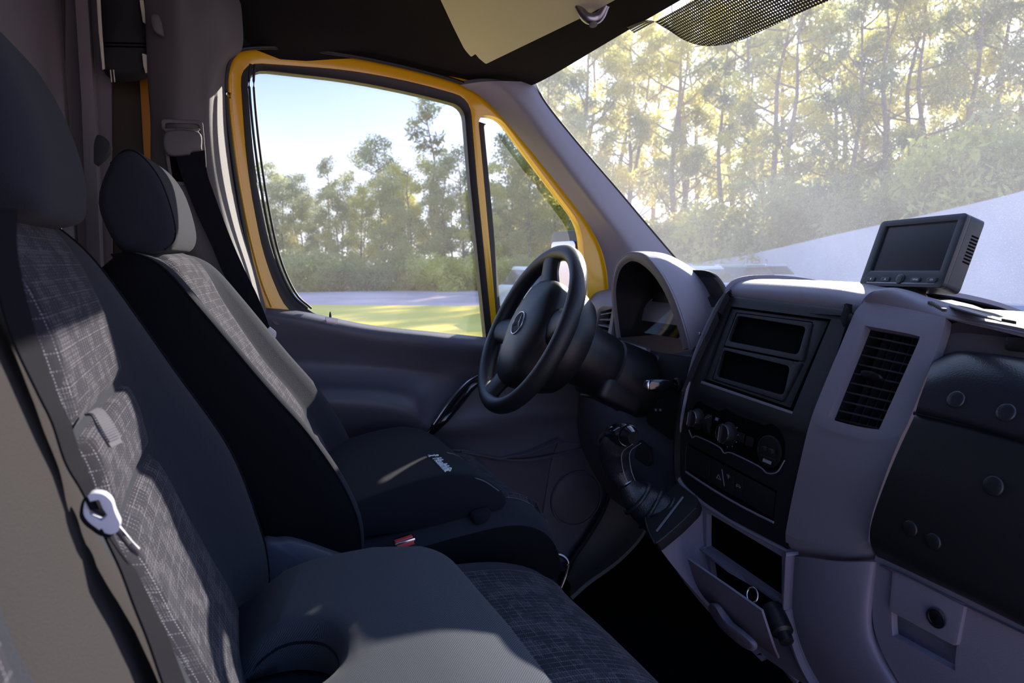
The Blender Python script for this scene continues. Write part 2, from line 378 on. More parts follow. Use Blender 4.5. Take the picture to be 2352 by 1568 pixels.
def leaves_mesh(name, centres, n, size, seed, squash=.75):
    """many small folded leaf sprays scattered in clumps"""
    r = np.random.default_rng(seed); V = []; Fc = []
    cs = np.array([c[:3] for c in centres]); rad = np.array([c[3] for c in centres]); pr = rad**2; pr /= pr.sum()
    idx = r.choice(len(cs), n, p=pr); d = r.normal(size=(n, 3)); d /= np.linalg.norm(d, axis=1, keepdims=True)
    q = r.random(n)**.5; P = cs[idx]+d*(rad[idx]*q)[:, None]*np.array([1, 1, squash])
    a = r.normal(size=(n, 3)); a[:, 2] -= .5; a /= np.linalg.norm(a, axis=1, keepdims=True); b = np.cross(a, r.normal(size=(n, 3))); b /= np.linalg.norm(b, axis=1, keepdims=True)
    s = size*(.6+.8*r.random(n))[:, None]
    V = np.stack([P, P+a*s+b*s*.32, P+a*s*2, P+a*s-b*s*.32], 1).reshape(-1, 3)
    Fc = np.arange(n*4).reshape(-1, 4)
    me = bpy.data.meshes.new(name); me.vertices.add(n*4); me.vertices.foreach_set('co', V.ravel().astype('f4'))
    me.loops.add(n*4); me.loops.foreach_set('vertex_index', Fc.ravel().astype('i4'))
    me.polygons.add(n); me.polygons.foreach_set('loop_start', (np.arange(n)*4).astype('i4')); me.update(calc_edges=True); return me
def tree_proto(seed, H, n, lean=.3, low=.35, spread=1.6, clump=.85, lm=0, nb=13, size=.11):
    r = random.Random(seed); root = empty('eucalyptus_tree'); root.location = (0, 0, -50)
    path = [A(0, 0, 0)]
    for i in range(1, 7): path.append(path[-1]+A(r.uniform(-lean, lean), r.uniform(-lean, lean), H*.97/6))
    tk = tube('trunk', path, [H*.013, H*.012, H*.010, H*.008, H*.006, H*.0035, H*.002], BARK, None, 22, 7)
    bm = bmesh.new(); bm.from_mesh(tk.data); cs = []
    for i in range(nb):
        f = low+(1-low)*((i+.5)/nb); j = min(int(f*6), 5); p = path[j]+(path[j+1]-path[j])*(f*6-j)
        a = r.uniform(0, 2*pi); L = spread*(1.15-.55*f)*r.uniform(.5, 1.2); e = p+A(cos(a)*L, sin(a)*L, L*r.uniform(.3, .9))
        b = tube('b', [p, (p+e)/2+A(0, 0, -.1*L), e], [H*.004, H*.003, H*.0015], BARK, None, 6, 5); bm.from_mesh(b.data)
        me_ = b.data; bpy.data.objects.remove(b); bpy.data.meshes.remove(me_)
        for c in range(3): q = e+A(*[r.uniform(-.5, .5)*clump for _ in range(3)]); cs.append((*q, clump*r.uniform(.4, .9)))
    bm.to_mesh(tk.data); bm.free(); tk.data.shade_smooth(); tk.parent = root
    fo = link('foliage', leaves_mesh('foliage', cs, n, size, seed), LEAF[lm], root); fo['kind'] = 'stuff'
    return root
def shrub_proto(seed, n, lm, size=.1):
    r = random.Random(seed); root = empty('undergrowth_shrub'); root.location = (0, 0, -50)
    cs = [(r.uniform(-1.2, 1.2), r.uniform(-1.2, 1.2), r.uniform(.2, 1.5), r.uniform(.45, .85)) for _ in range(14)]
    bm = bmesh.new()
    for c in cs[:9]:
        b = tube('b', [A(r.uniform(-.2, .2), r.uniform(-.2, .2), -.05), A(c[0]*.5, c[1]*.5, c[2]*.6), A(*c[:3])], [.035, .02, .01], BARK, None, 5, 5); bm.from_mesh(b.data); bpy.data.objects.remove(b)
    me = bpy.data.meshes.new('stems'); bm.to_mesh(me); bm.free(); link('stems', me, BARK, root)
    fo = link('foliage', leaves_mesh('foliage', cs, n, size, seed, .9), LEAF[lm], root); fo['kind'] = 'stuff'
    return root
# heights of the prototypes: 10 m (side) and 18 m (front)
TP = [tree_proto(1, 10, 9500, .25, .10, 1.9, 1.0, 0, 20), tree_proto(2, 10, 9000, .35, .12, 2.0, 1.0, 1, 20), tree_proto(3, 10, 9000, .2, .16, 1.7, .95, 2, 19),
      tree_proto(5, 10, 900, .3, .72, 1.0, .55, 1, 9, .14)]
TF = [tree_proto(11, 18, 5600, .5, .22, 3.0, 1.1, 0, 16, .15), tree_proto(12, 18, 5000, .4, .3, 2.7, 1.1, 1, 15, .15), tree_proto(13, 18, 5400, .6, .18, 3.0, 1.1, 2, 16, .15)]
SP = [shrub_proto(21, 5200, 0), shrub_proto(22, 5200, 2), shrub_proto(23, 5200, 1)]
USED = set()
def place(proto, p, sc, rz, label, cat, group=None, sz=None):
    if id(proto) not in USED: r = proto; USED.add(id(proto)); kids = list(proto.children)
    else:
        r = proto.copy(); COL.objects.link(r)
        for k in ('label', 'category', 'group'):
            if k in r: del r[k]
        for c in proto.children:
            d = c.copy(); COL.objects.link(d); d.parent = r
    r.location = p; r.scale = (sc, sc, sz or sc); r.rotation_euler = (0, 0, rz); tag(r, label, cat, group); return r
r_ = random.Random(99)
# trees seen through the driver's window: (px, top y, depth, prototype, label)
ST = [(560, 440, 41, 0, 'bushy tree at the rear edge of the driver window view'), (615, 392, 40, 1, 'round headed grey green tree at the left end of the tree line'),
      (655, 420, 43, 1, 'grey green tree second from the left of the tree line'), (700, 455, 40, 0, 'low olive tree at the dip in the tree line'),
      (742, 372, 46, 3, 'thin sparse sapling standing above the dip in the tree line'), (780, 430, 39, 0, 'olive tree just right of the dip in the tree line'),
      (830, 415, 41, 2, 'yellow green tree left of the tall one in the driver window'), (878, 340, 43, 1, 'tall grey green tree topping the middle of the driver window'),
      (905, 405, 38, 0, 'olive tree in front of the tall grey green one'), (950, 385, 41, 2, 'yellow green tree at the centre right of the driver window'),
      (1005, 250, 47, 3, 'tall bare stemmed eucalyptus with a loose crown against the sky'), (1020, 375, 40, 0, 'olive tree below the tall bare stemmed eucalyptus'),
      (1065, 360, 42, 1, 'grey green tree beside the window divider'), (1110, 385, 39, 2, 'yellow green tree behind the window divider'),
      (1165, 335, 42, 1, 'grey green tree inside the small quarter window'), (1215, 350, 40, 0, 'olive tree in the middle of the quarter window'),
      (1270, 300, 43, 2, 'yellow green tree at the front edge of the quarter window'), (1320, 300, 41, 1, 'grey green tree behind the front pillar')]
for px, ty, D, k, lb in ST:
    H = ztop(ty, D)-GZ; place(TP[k], gp(px, D), H/10, r_.uniform(0, 6), lb, 'tree', 'trees along the lot', None)
for i in range(17):
    px = 540+i*50; place(TP[r_.choice([0, 1, 2])], gp(px, r_.uniform(43, 50)), r_.uniform(.56, .68), r_.uniform(0, 6), 'hazy back row tree of the wood beyond the driver window', 'tree', 'back row trees')
for i in range(15):
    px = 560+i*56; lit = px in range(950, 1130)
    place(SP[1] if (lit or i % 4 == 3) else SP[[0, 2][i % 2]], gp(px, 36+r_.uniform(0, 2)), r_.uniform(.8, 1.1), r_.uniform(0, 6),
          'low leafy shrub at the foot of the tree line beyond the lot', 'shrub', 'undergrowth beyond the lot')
# tall wood in front of the van
for i in range(42):
    px = 1230+(i % 21)*60+r_.uniform(-25, 25); row = i//21
    D = max(37, float(np.interp(px, [q[0] for q in wp], [q[1] for q in wp]))+6)+row*12+r_.uniform(-1, 3); ty = 150 if px < 1330 else 90 if px < 1540 else 30 if px < 1700 else -10
    if px > 2120: ty = -140
    if row and px > 1500: ty = max(ty, 40)
    H = (ztop(ty+r_.uniform(-60, 60), D)-GZ)
    place(TF[r_.choice([0, 1, 2])], gp(px, D), H/18, r_.uniform(0, 6),
          ('tall eucalyptus in the front row of the wood beyond the windscreen', 'tall eucalyptus deeper in the wood beyond the windscreen')[row], 'tree', ('front row of the wood', 'second row of the wood')[row])
for i in range(34):
    px = 1240+i*36; row = i % 2; D = float(np.interp(px, [q[0] for q in wp], [q[1] for q in wp]))+6+row*4
    place(SP[1] if i in (4, 11, 12, 17, 21, 28) else SP[[0, 2][i % 2]], gp(px, D, float(np.interp(px, [q[0] for q in wp], [ztop(q[2], q[1]) for q in wp]))-1.2), r_.uniform(2.2, 3.1) if px < 1780 else r_.uniform(1.6, 2.4), r_.uniform(0, 6), 'thick shrub behind the pale retaining wall', 'shrub', 'undergrowth behind the retaining wall')

# parked cars before the wall
CARW = [mat('car_white', (225, 228, 232), .25, coat=.5), mat('car_silver', (170, 176, 186), .25, metal=.5, coat=.5), mat('car_green_grey', (120, 140, 130), .3, coat=.5)]
CGL = mat('car_window', (60, 70, 84), .08)
def car(p, ang, m, label):
    r = empty('parked_car', p, label, 'car', 'cars parked by the retaining wall'); c, s = cos(ang), sin(ang)
    def W(x, y, z): return A(p[0]+c*x-s*y, p[1]+s*x+c*y, p[2]+z)
    prof = [(-2.1, .35), (-2.15, .75), (-2.0, .92), (-1.2, .98), (.9, .95), (1.9, .8), (2.1, .6), (2.1, .3)]
    V = []; Fc = []; ys = [(-.85, .93), (-.8, 1), (.8, 1), (.85, .93)]
    for y, q in ys:
        for x, z in prof: V.append(W(x*q, y, .3+(z-.3)*q))
    n = len(prof)
    for i in range(3):
        for j in range(n): Fc.append((i*n+j, i*n+(j+1) % n, (i+1)*n+(j+1) % n, (i+1)*n+j))
    Fc += [tuple(range(n)), tuple(range(4*n-1, 3*n-1, -1))]; mk('body', V, Fc, m, r, bevel=.03)
    def cabin(nm, mm, g, z0, z1):
        T = [(-1.75, -.75), (1.0, -.75), (1.0, .75), (-1.75, .75)]; U = [(-1.2, -.6), (.35, -.6), (.35, .6), (-1.2, .6)]
        f0, f1 = (z0-.95)/.5, (z1-.95)/.5
        VV = [W((a[0]*(1-f)+b[0]*f)*g, (a[1]*(1-f)+b[1]*f)*g, z) for f, z in ((f0, z0), (f1, z1)) for a, b in zip(T, U)]
        mk(nm, VV, [(0, 3, 2, 1), (4, 5, 6, 7)]+[(i, (i+1) % 4, 4+(i+1) % 4, 4+i) for i in range(4)], mm, r, bevel=.03)
    cabin('window_band', CGL, 1., .94, 1.38); cabin('roof', m, 1.02, 1.36, 1.46)
    for x in (-1.3, 1.3):
        for y in (-.8, .8):
            o = lathe('wheel', [(.1, -.1), (.31, -.1), (.33, -.06), (.33, .06), (.31, .1), (.2, .1), (.18, .07)], W(x, y, .33), (-s, c, 0), RUB, r, 18)
car(gp(1600, 30), .3, CARW[1], 'silver car parked nearest the instrument hood'); car(gp(1665, 33), .25, CARW[0], 'white car parked in the middle of the row before the wall')
car(gp(1715, 28), .35, CARW[2], 'grey green car low behind the dash top'); car(gp(1765, 34), .2, CARW[0], 'white car parked furthest right before the wall')
car(gp(1600, 21), .3, CARW[0], 'white car close behind the instrument hood')
car(gp(1235, 19), radians(84), CARW[0], 'white car seen end on through the steering wheel')

# ------------------------------------------------------------------ van shell
def S(o, label=None): return tag(o, label, kind='structure')
# floor and front bulkhead, one carpet
rows = [[A(x, y, z) for y in (-.88, -.4, 0, .4, .8)] for x, z in ((-.62, .02), (0, .02), (.6, .02), (1.0, .03), (1.2, .12), (1.38, .42), (1.46, .84))]
S(sheet('floor', rows, CARP, th=.03, n=(40, 12), toward=(0, 0, 3)), 'black carpet rising to the front bulkhead')
rows = []
for y, zs in ((.80, (1.412, 1.416, 1.426, 1.443, 1.447, 1.80, 1.95)), (.74, (1.402, 1.412, 1.436, 1.47, 1.50, 1.82, 1.95)), (.60, (1.395, 1.42, 1.47, 1.55, 1.64, 1.84, 1.95)), (.2, (1.40, 1.44, 1.53, 1.64, 1.74, 1.85, 1.95)), (-.4, (1.40, 1.44, 1.53, 1.64, 1.74, 1.85, 1.95)), (-.88, (1.39, 1.42, 1.47, 1.53, 1.70, 1.84, 1.95))):
    rows.append([A(x, y, z) for x, z in zip((.757, .68, .55, .35, .08, -.12, -.6), zs)])
S(sheet('ceiling', rows, HEAD, th=.03, n=(30, 30), toward=(0, 0, 0)), 'black fabric headliner')
# rear partition and left body
S(slab('wall_rear', [A(-.285, -.88, 0), A(-.285, .815, 0), A(-.285, .815, 1.93), A(-.285, -.88, 1.93)], (-.02, 0, 0), PARTN, bevel=0), 'grey partition behind the seats')
S(slab('trim_1', [at(x, y, Y=.79) for x, y in [(162, -160), (194, -160), (202, 0), (217, 240), (232, 620), (236, 1000), (205, 1000), (200, 620), (186, 240), (171, 0)]], (0, .05, 0), PARTN, bevel=.004), 'light grey upright post beside the partition')
YEL_SHADED = mat('shaded_yellow_panel', (48, 32, 10), .6)  # yellow bodywork, its deep shade put into the colour
wl = empty('wall_left', (0, .9, 0), kind='structure'); wl['label'] = 'yellow body side behind the driver pillar'
slab('body_panel', [A(-1.0, .90, -.1), A(.02, .90, -.1), A(.02, .90, 2.0), A(-1.0, .90, 2.0)], (0, .02, 0), YEL_SHADED, wl, bevel=0)
slab('front_side', [A(.93, .87, -.1), A(1.49, .87, -.1), A(1.49, .87, .80), A(1.30, .87, .90), A(1.10, .87, .86), A(.93, .87, .70)], (0, .02, 0), BLKM, wl, bevel=0)
slab('grey_side_panel', [at(150, -260, Y=.87), at(244, -260, Y=.87), at(256, 178, Y=.87), at(258, 700, Y=.87), at(150, 700, Y=.87)], (0, .01, 0), PARTN, wl, bevel=.001)
slab('cargo_light_block', [A(-.9, .90, -.1), A(-.9, -.88, -.1), A(-.9, -.88, 2.0), A(-.9, .90, 2.0)], (-.02, 0, 0), BLKM, wl, bevel=0)  # unseen panel added to block sky light and darken the body side
slab('roof_skin', [A(-.92, -.9, 2.0), A(-.92, .92, 2.0), A(.30, .92, 2.0), A(.30, -.9, 2.0)], (0, 0, .02), YEL, wl, bevel=0)
slab('side_rail', [A(-.1, .86, 1.44), A(.7, .86, 1.43), A(.5, .86, 1.6), A(.30, .86, 2.0), A(-.1, .86, 2.0)], (0, .03, 0), BLKM, wl, bevel=0)
slab('yellow_flange', [at(320, 178, Y=.86), at(348, 178, Y=.86), at(356, 372, Y=.86), at(331, 372, Y=.86)], (0, .015, 0), YELD, wl, bevel=.002)
box('sill', (.45, .86, .0), (1.5, .1, .14), BLKM, wl)
S(slab('wall_front', [A(1.47, -.88, .1), A(1.47, .84, .1), A(1.47, .84, .84), A(1.47, -.88, .84)], (.02, 0, 0), BLKM, bevel=0), 'black bulkhead under the windscreen')
# things hanging behind the pillar
t = empty('hanging_bag', at(288, 90, Y=.79), 'black bag hanging behind the driver seat pillar', 'bag')
pillow('bag_body', [at(230, -190, Y=.80), at(330, -190, Y=.80), at(341, 90, Y=.80), at(345, 172, Y=.80), at(246, 174, Y=.80), at(238, 60, Y=.80)], -.03, .03, BLKM, t, r=.02, nst=8)
for y in (96, 104): slab('fold', [at(240, y, Y=.765), at(338, y+2, Y=.765), at(338, y+5, Y=.765), at(240, y+3, Y=.765)], (0, .01, 0), VOID, t, bevel=.001)
for x in (252, 259): slab('drawstring', [at(x, 160, Y=.765), at(x+3, 160, Y=.765), at(x+6, 188, Y=.765), at(x+3, 188, Y=.765)], (0, .003, 0), VIS, t, bevel=.0005)
slab('strap', [at(220, -30, Y=.76), at(229, -30, Y=.76), at(234, 60, Y=.76), at(241, 158, Y=.76), at(235, 160, Y=.76), at(226, 70, Y=.76)], (0, .004, 0), VIS, t)
slab('strap', [at(326, 122, Y=.755), at(338, 126, Y=.755), at(342, 166, Y=.755), at(334, 168, Y=.755), at(329, 150, Y=.755)], (0, .004, 0), VIS, t)
slab('strap', [at(320, 0, Y=.755), at(330, 0, Y=.755), at(336, 56, Y=.755), at(328, 50, Y=.755)], (0, .004, 0), VIS, t)

# driver door
door = S(empty('door_1', (.45, .82, .1)), 'driver door with grey inner trim and yellow window frame')
DP = .80
def poly(pp, Y): return [at(x, y, Y=Y) for x, y in pp]
hole1 = roundp(poly([(550, 142), (800, 160), (950, 188), (1080, 225), (1096, 420), (1134, 800), (665, 730), (608, 600), (568, 400)], DP), [.05, .2, .2, .045, .02, .02, .06, .1, .1], 5)
hole2 = roundp(poly([(1098, 262), (1148, 268), (1240, 392), (1335, 515), (1352, 700), (1350, 800), (1146, 790), (1118, 480)], DP), [.03, .03, .1, .05, .1, .01, .01, .1], 5)
outer = roundp(poly([(524, 110), (700, 100), (900, 132), (1065, 176), (1160, 190), (1290, 330), (1400, 480), (1470, 590), (1480, 690), (1470, 812), (1360, 815), (760, 790), (650, 765), (598, 715), (560, 560), (535, 400), (520, 240)], DP), [.10, .1, .1, .05, .05, .1, .1, .08, .05, 0, 0, 0, .02, .02, .05, .1, .1], 5)
slab('window_frame', outer, (0, .035, 0), YEL, door, [hole1, hole2], bevel=.004)
# raised inner lip of the yellow frame
g1 = roundp(poly([(566, 158), (800, 184), (950, 214), (1066, 244), (1080, 420), (1118, 792), (700, 722), (628, 600), (585, 400)], DP+.01), [.045, .2, .2, .035, .02, .01, .08, .1, .1], 5)
g2 = roundp(poly([(1111, 283), (1132, 288), (1225, 412), (1314, 528), (1326, 700), (1325, 800), (1156, 790), (1130, 480)], DP+.01), [.02, .02, .1, .04, .1, .01, .01, .1], 5)
slab('weatherstrip', hole1, (0, .03, 0), RUB, door, [g1], bevel=.003)
slab('weatherstrip', hole2, (0, .03, 0), RUB, door, [g2], bevel=.003)
gr = [p+A(0, -.012, 0) for p in cr([at(x, y, Y=DP) for x, y in [(575, 150), (572, 200), (584, 330), (605, 470), (632, 590), (668, 672), (705, 708)]], 30)]
for dx in (0, .010): tube('glass_run', [p+A(dx, dx*.3, 0) for p in gr], .0028, RUB, door, 30, 8)
tube('frame_lip', [at(x, y, Y=.792) for x, y in [(527, 170), (529, 240), (545, 380), (570, 520), (600, 640), (625, 705)]], .004, YEL, door, 30, 8)
gg = g1; S(slab('window_1', [p+A(0, .018, 0) for p in gg], (0, .004, 0), GLS, bevel=0), 'driver door window glass')
S(slab('window_2', [p+A(0, .018, 0) for p in g2], (0, .004, 0), GLS, bevel=0), 'small quarter window glass of the driver door')
# inner trim
TR = [([(596, 706), (700, 716), (850, 746), (1000, 762), (1120, 775), (1250, 790), (1400, 800)], [.795]*7),
      ([(598, 716), (698, 727), (850, 756), (1000, 773), (1120, 786), (1250, 801), (1400, 811)], [.775, .765, .765, .765, .765, .765, .77]),
      ([(606, 735), (700, 748), (850, 778), (1000, 795), (1118, 806), (1250, 825), (1400, 830)], [.77, .757, .757, .757, .757, .76, .77]),
      ([(610, 800), (720, 808), (860, 822), (1000, 838), (1108, 850), (1250, 880), (1400, 880)], [.785, .782, .782, .782, .78, .785, .79]),
      ([(620, 838), (740, 842), (870, 850), (990, 866), (1075, 892), (1240, 905), (1400, 910)], [.79, .79, .79, .79, .79, .79, .79]),
      ([(630, 872), (750, 874), (875, 880), (960, 898), (1030, 935), (1235, 930), (1400, 930)], [.765, .765, .76, .755, .77, .79, .79]),
      ([(632, 894), (750, 897), (880, 904), (950, 922), (1010, 965), (1230, 955), (1400, 945)], [.71, .705, .70, .70, .735, .785, .79]),
      ([(640, 925), (760, 928), (880, 936), (955, 955), (1005, 985), (1225, 980), (1400, 965)], [.69, .685, .68, .68, .725, .79, .79]),
      ([(650, 965), (770, 970), (880, 978), (955, 992), (1010, 1010), (1215, 1010), (1400, 985)], [.72, .715, .71, .71, .755, .79, .79]),
      ([(660, 1000), (790, 1008), (890, 1018), (965, 1026), (1050, 1040), (1200, 1058), (1400, 1015)], [.77, .77, .77, .77, .78, .785, .795]),
      ([(660, 1020), (790, 1030), (890, 1040), (965, 1050), (1050, 1064), (1200, 1082), (1400, 1030)], [.79]*7),
      ([(660, 1400), (790, 1400), (890, 1400), (965, 1400), (1050, 1400), (1200, 1380), (1400, 1330)], [.80]*7)]
sheet('trim_panel', [[at(x, y, Y=Y) for (x, y), Y in zip(p, Y_)] for p, Y_ in TR], DOORG, door, th=.012, n=(80, 60), sharp=60)
tube('pull_handle', [at(x, y, Y=Y) for x, y, Y in [(1112, 872, .775), (1082, 888, .745), (1050, 925, .725), (1015, 965, .715), (985, 995, .735), (972, 1012, .775)]], [.008, .014, .017, .017, .015, .008], PIANO, door, 30, 12, flat=(1, .8))
tube('handle_glint', [at(x, y, Y=Y) for x, y, Y in [(1100, 860, .765), (1070, 880, .735), (1030, 925, .712), (995, 975, .702)]], [.003, .005, .005, .003], STEEL, door, 24, 8)  # bright strip standing in for the highlight along the handle's upper edge
lathe('lock_pin', [(.0062, 0), (.0062, .003), (.0032, .006), (.0028, .014), (.0012, .021)], at(759, 735, Y=.775), (0, 0, 1), BLK, door, 14)
slab('pin_base', roundp([at(x, y, Y=.7575) for x, y in [(746, 727), (776, 731), (773, 745), (750, 741)]], .003), (0, -.004, 0), STEEL, door)
disc('screw_cap', at(636, 736, Y=.769), (0, -1, .1), .0115, .003, DOORG, door)
slab('armrest_seam', [at(x, y, Y=.765) for x, y in [(1060, 1036), (1150, 1052), (1215, 1040), (1290, 1010), (1290, 1013), (1216, 1043), (1150, 1055), (1060, 1039)]], (0, .02, 0), DOORG, door, bevel=0)
slab('speaker_panel', roundp([at(x, y, Y=.785) for x, y in [(1282, 1014), (1390, 1022), (1388, 1130), (1340, 1235), (1300, 1290), (1230, 1290), (1266, 1060)]], .01), (0, .02, 0), DOORG, door, bevel=.004)
disc('speaker_grille', at(1322, 1143, Y=.784), (0, -1, 0), .079, .006, DOORG, door, k=40)
lathe('speaker_ring', [(.080, 0), (.084, .0), (.084, .008), (.080, .008), (.080, .0)], at(1322, 1143, Y=.784), (0, -1, 0), DOORG, door, 40)
ms = empty('side_mirror', at(1305, 560, Y=.95), kind=None); ms.parent = door; ms.matrix_parent_inverse = door.matrix_world.inverted()
pillow('mirror_housing', [A(1.045, .96, .70), A(1.06, .96, .69), A(1.13, .96, .70), A(1.15, .96, .88), A(1.13, .96, 1.02), A(1.06, .96, 1.045), A(1.045, .96, 1.03), A(1.04, .96, .87)], 0, .22, BLK, ms, r=.03, nst=10)
slab('mirror_glass', roundp([A(1.038, .985, .72), A(1.038, 1.155, .72), A(1.038, 1.155, 1.015), A(1.038, .985, 1.015)], .02), (.004, 0, 0), CHR, ms, bevel=.001)
tube('mirror_arm', [A(1.0, .80, .80), A(1.02, .88, .79), A(1.04, .99, .80)], .018, BLK, ms, 14, 10)

# pillars and seals
BP = [[(332, -60, .775), (335, -60, .745), (400, -60, .70), (430, -60, .70), (500, -60, .70), (545, -50, .74)],
      [(335, 30, .775), (338, 30, .745), (400, 30, .70), (440, 30, .70), (508, 25, .70), (556, 36, .745)],
      [(338, 110, .775), (341, 110, .745), (400, 110, .70), (450, 110, .70), (518, 100, .72), (556, 112, .775)],
      [(341, 180, .775), (344, 190, .745), (400, 190, .70), (460, 190, .70), (492, 180, .712), (522, 152, .785)],
      [(347, 280, .775), (350, 280, .745), (400, 280, .70), (462, 280, .70), (488, 280, .712), (522, 270, .785)],
      [(349, 400, .775), (352, 400, .745), (405, 400, .70), (470, 400, .70), (500, 400, .712), (536, 400, .785)],
      [(367, 520, .775), (370, 520, .745), (420, 520, .70), (490, 520, .70), (525, 520, .712), (558, 520, .785)],
      [(407, 640, .775), (410, 640, .745), (460, 640, .70), (530, 640, .70), (562, 640, .712), (592, 640, .785)],
      [(447, 760, .775), (450, 760, .745), (500, 760, .70), (570, 760, .70), (600, 760, .712), (625, 760, .785)],
      [(487, 900, .775), (490, 900, .745), (540, 900, .70), (610, 900, .70), (640, 900, .712), (660, 900, .785)]]
bp = S(empty('trim_2', at(430, 400, Y=.7)), 'grey driver side centre pillar trim with belt guide')
sheet('pillar_cover', [[at(x, y, Y=Y) for x, y, Y in r] for r in BP], PILLB, bp, th=.01, n=(50, 40), sharp=70)
slab('guide_recess', roundp([at(x, y, Y=.697) for x, y in [(369, 274), (466, 278), (474, 370), (474, 432), (392, 425), (384, 380)]], .01), (0, -.006, 0), PILLB, bp,
     [roundp([at(x, y, Y=.697) for x, y in [(378, 283), (458, 286), (466, 370), (466, 422), (398, 416), (392, 376)]], .008)], bevel=.002)
slab('guide_pocket', [at(x, y, Y=.693) for x, y in [(384, 340), (462, 340), (468, 424), (396, 418)]], (0, -.001, 0), VOID, bp, bevel=0)
pillow('guide_cover', [at(x, y, Y=.69) for x, y in [(382, 306), (456, 306), (464, 340), (462, 348), (440, 352), (432, 358), (384, 356)]], -.022, .003, PILLB, bp, r=.006, nst=8)
pillow('guide_lip', [at(x, y, Y=.69) for x, y in [(380, 297), (454, 297), (456, 303), (452, 309), (384, 309), (379, 304)]], -.015, .003, PILLB, bp, r=.004, nst=8)
pillow('coat_hook', [at(x, y, Y=.695) for x, y in [(347, 38), (366, 38), (377, 80), (368, 84), (352, 70)]], -.012, .006, PILLB, bp, r=.006, nst=8)
AP = [([(1063, 193), (1105, 188), (1150, 186), (1190, 187), (1224, 186)]), ([(1118, 226), (1160, 230), (1200, 242), (1230, 240), (1252, 238)]), ([(1198, 312), (1235, 325), (1275, 345), (1298, 338), (1322, 326)]),
      ([(1290, 425), (1330, 445), (1368, 468), (1392, 455), (1418, 438)]), ([(1366, 528), (1402, 545), (1440, 560), (1468, 545), (1492, 526)]),
      ([(1398, 610), (1440, 625), (1490, 640), (1528, 628), (1566, 612)]), ([(1406, 720), (1450, 730), (1510, 735), (1580, 730), (1650, 706)]), ([(1408, 800), (1450, 810), (1510, 820), (1600, 820), (1700, 800)])]
ap = S(empty('trim_3', at(1300, 400, Y=.72)), 'pale grey windscreen pillar trim')
sheet('pillar_cover', [[at(x, y, Y=Y) for (x, y), Y in zip([(r[0][0]-6, r[0][1]+2)]+r[1:], (.785, .735, .705, .70, .705))] for r in AP], PILL, ap, th=.012, n=(46, 26), sharp=60)
tube('edge_gasket', [at(r[-1][0]+2, r[-1][1], Y=.708) for r in AP[:7]], .0035, RUB, ap, 40, 8)
so_ = S(tube('trim_4', [at(x, y, Y=.783) for x, y in [(628, 760), (596, 690), (563, 540), (536, 380), (519, 240), (519, 175), (535, 128), (575, 110), (700, 113), (880, 142), (1060, 190), (1128, 234), (1200, 310), (1292, 424), (1368, 528), (1398, 606), (1406, 700), (1408, 790)]], .0055, RUB, None, 110, 8), 'dark rubber seal around the driver door opening')
sl = S(sheet('trim_5', [[at(a, b, Y=.765), at((a+c)/2+6, (b+d)/2, Y=.70), at(c, d, Y=.62)] for a, b, c, d in [(1402, 980, 1520, 960), (1400, 1110, 1510, 1110), (1382, 1180, 1482, 1212), (1345, 1240, 1425, 1280), (1310, 1300, 1350, 1335), (1290, 1340, 1310, 1370)]], PILLB, th=.01, n=(24, 14)), 'grey kick panel in the driver footwell')
S(tube('trim_6', [at(x, y, Y=.76) for x, y in [(1398, 990), (1400, 1110), (1386, 1170), (1348, 1236), (1312, 1290), (1300, 1350)]], .007, BLKM, None, 40, 8), 'black rubber seal beside the kick panel')
disc('screw_cap', at(1371, 1307, Y=.655), (.1, -1, .1), .006, .003, BLKM, sl)

# windscreen
WSR = []
for f in (0, .2, .45, .7, .88, 1):
    r = []
    for y in (-.88, -.4, 0, .4, .66, .87):
        yb = y
        x0, z0 = .757, 1.398
        x1 = 1.455-.13*(abs(y)/.8)**2.5; z1 = .862+.03*(abs(y)/.8)**2
        bow = .03*sin(pi*f)
        r.append(A(x0+(x1-x0)*f+bow*.6, yb, z0+(z1-z0)*f+bow))
    WSR.append(r)
wsc = S(sheet('window_3', WSR, WSG, th=.005, n=(26, 26)), 'dusty windscreen glass')
DOT = bpy.data.materials.new('dotted_band'); DOT.use_nodes = True; k = NB(DOT); t = DOT.node_tree; bs = t.nodes['Principled BSDF']
bs.inputs['Base Color'].default_value = lin((46, 40, 38))+(1,); bs.inputs['Roughness'].default_value = .5
uv = k.n('ShaderNodeUVMap'); sp = k.n('ShaderNodeSeparateXYZ'); t.links.new(uv.outputs[0], sp.inputs[0])
a = k.math('COSINE', k.math('MULTIPLY', sp.outputs[0], 2*pi/.0052)); b = k.math('COSINE', k.math('MULTIPLY', sp.outputs[1], 2*pi/.0052))
hol = k.math('GREATER_THAN', k.math('ADD', a, b), .75)
tr = k.n('ShaderNodeBsdfTransparent'); ms_ = k.n('ShaderNodeMixShader'); o_ = [x for x in t.nodes if x.type == 'OUTPUT_MATERIAL'][0]
t.links.new(hol, ms_.inputs[0]); t.links.new(bs.outputs[0], ms_.inputs[1]); t.links.new(tr.outputs[0], ms_.inputs[2]); t.links.new(ms_.outputs[0], o_.inputs[0])
def wsx(px, py):
    """point of the photograph on the inner face of the upper windscreen"""
    p0 = A(.752, 0, 1.392); n = A(.536, 0, .70); n /= np.linalg.norm(n); return on_plane(px, py, p0+A(0.004, 0, 0), n)
bots = [(1440, 62), (1490, 46), (1530, 66), (1575, 94), (1625, 106), (1690, 96), (1770, 62), (1860, 20), (1960, -20), (2100, -80)]
top = [A(.764, wsx(x, y)[1]*.97+.01, 1.392) for x, y in bots]
rows = [[a_+(wsx(*b_)-a_)*f for a_, b_ in zip(top, bots)] for f in (0, .5, 1)]
sheet('dot_band', rows, DOT, wsc, th=.0006, n=(10, 60))
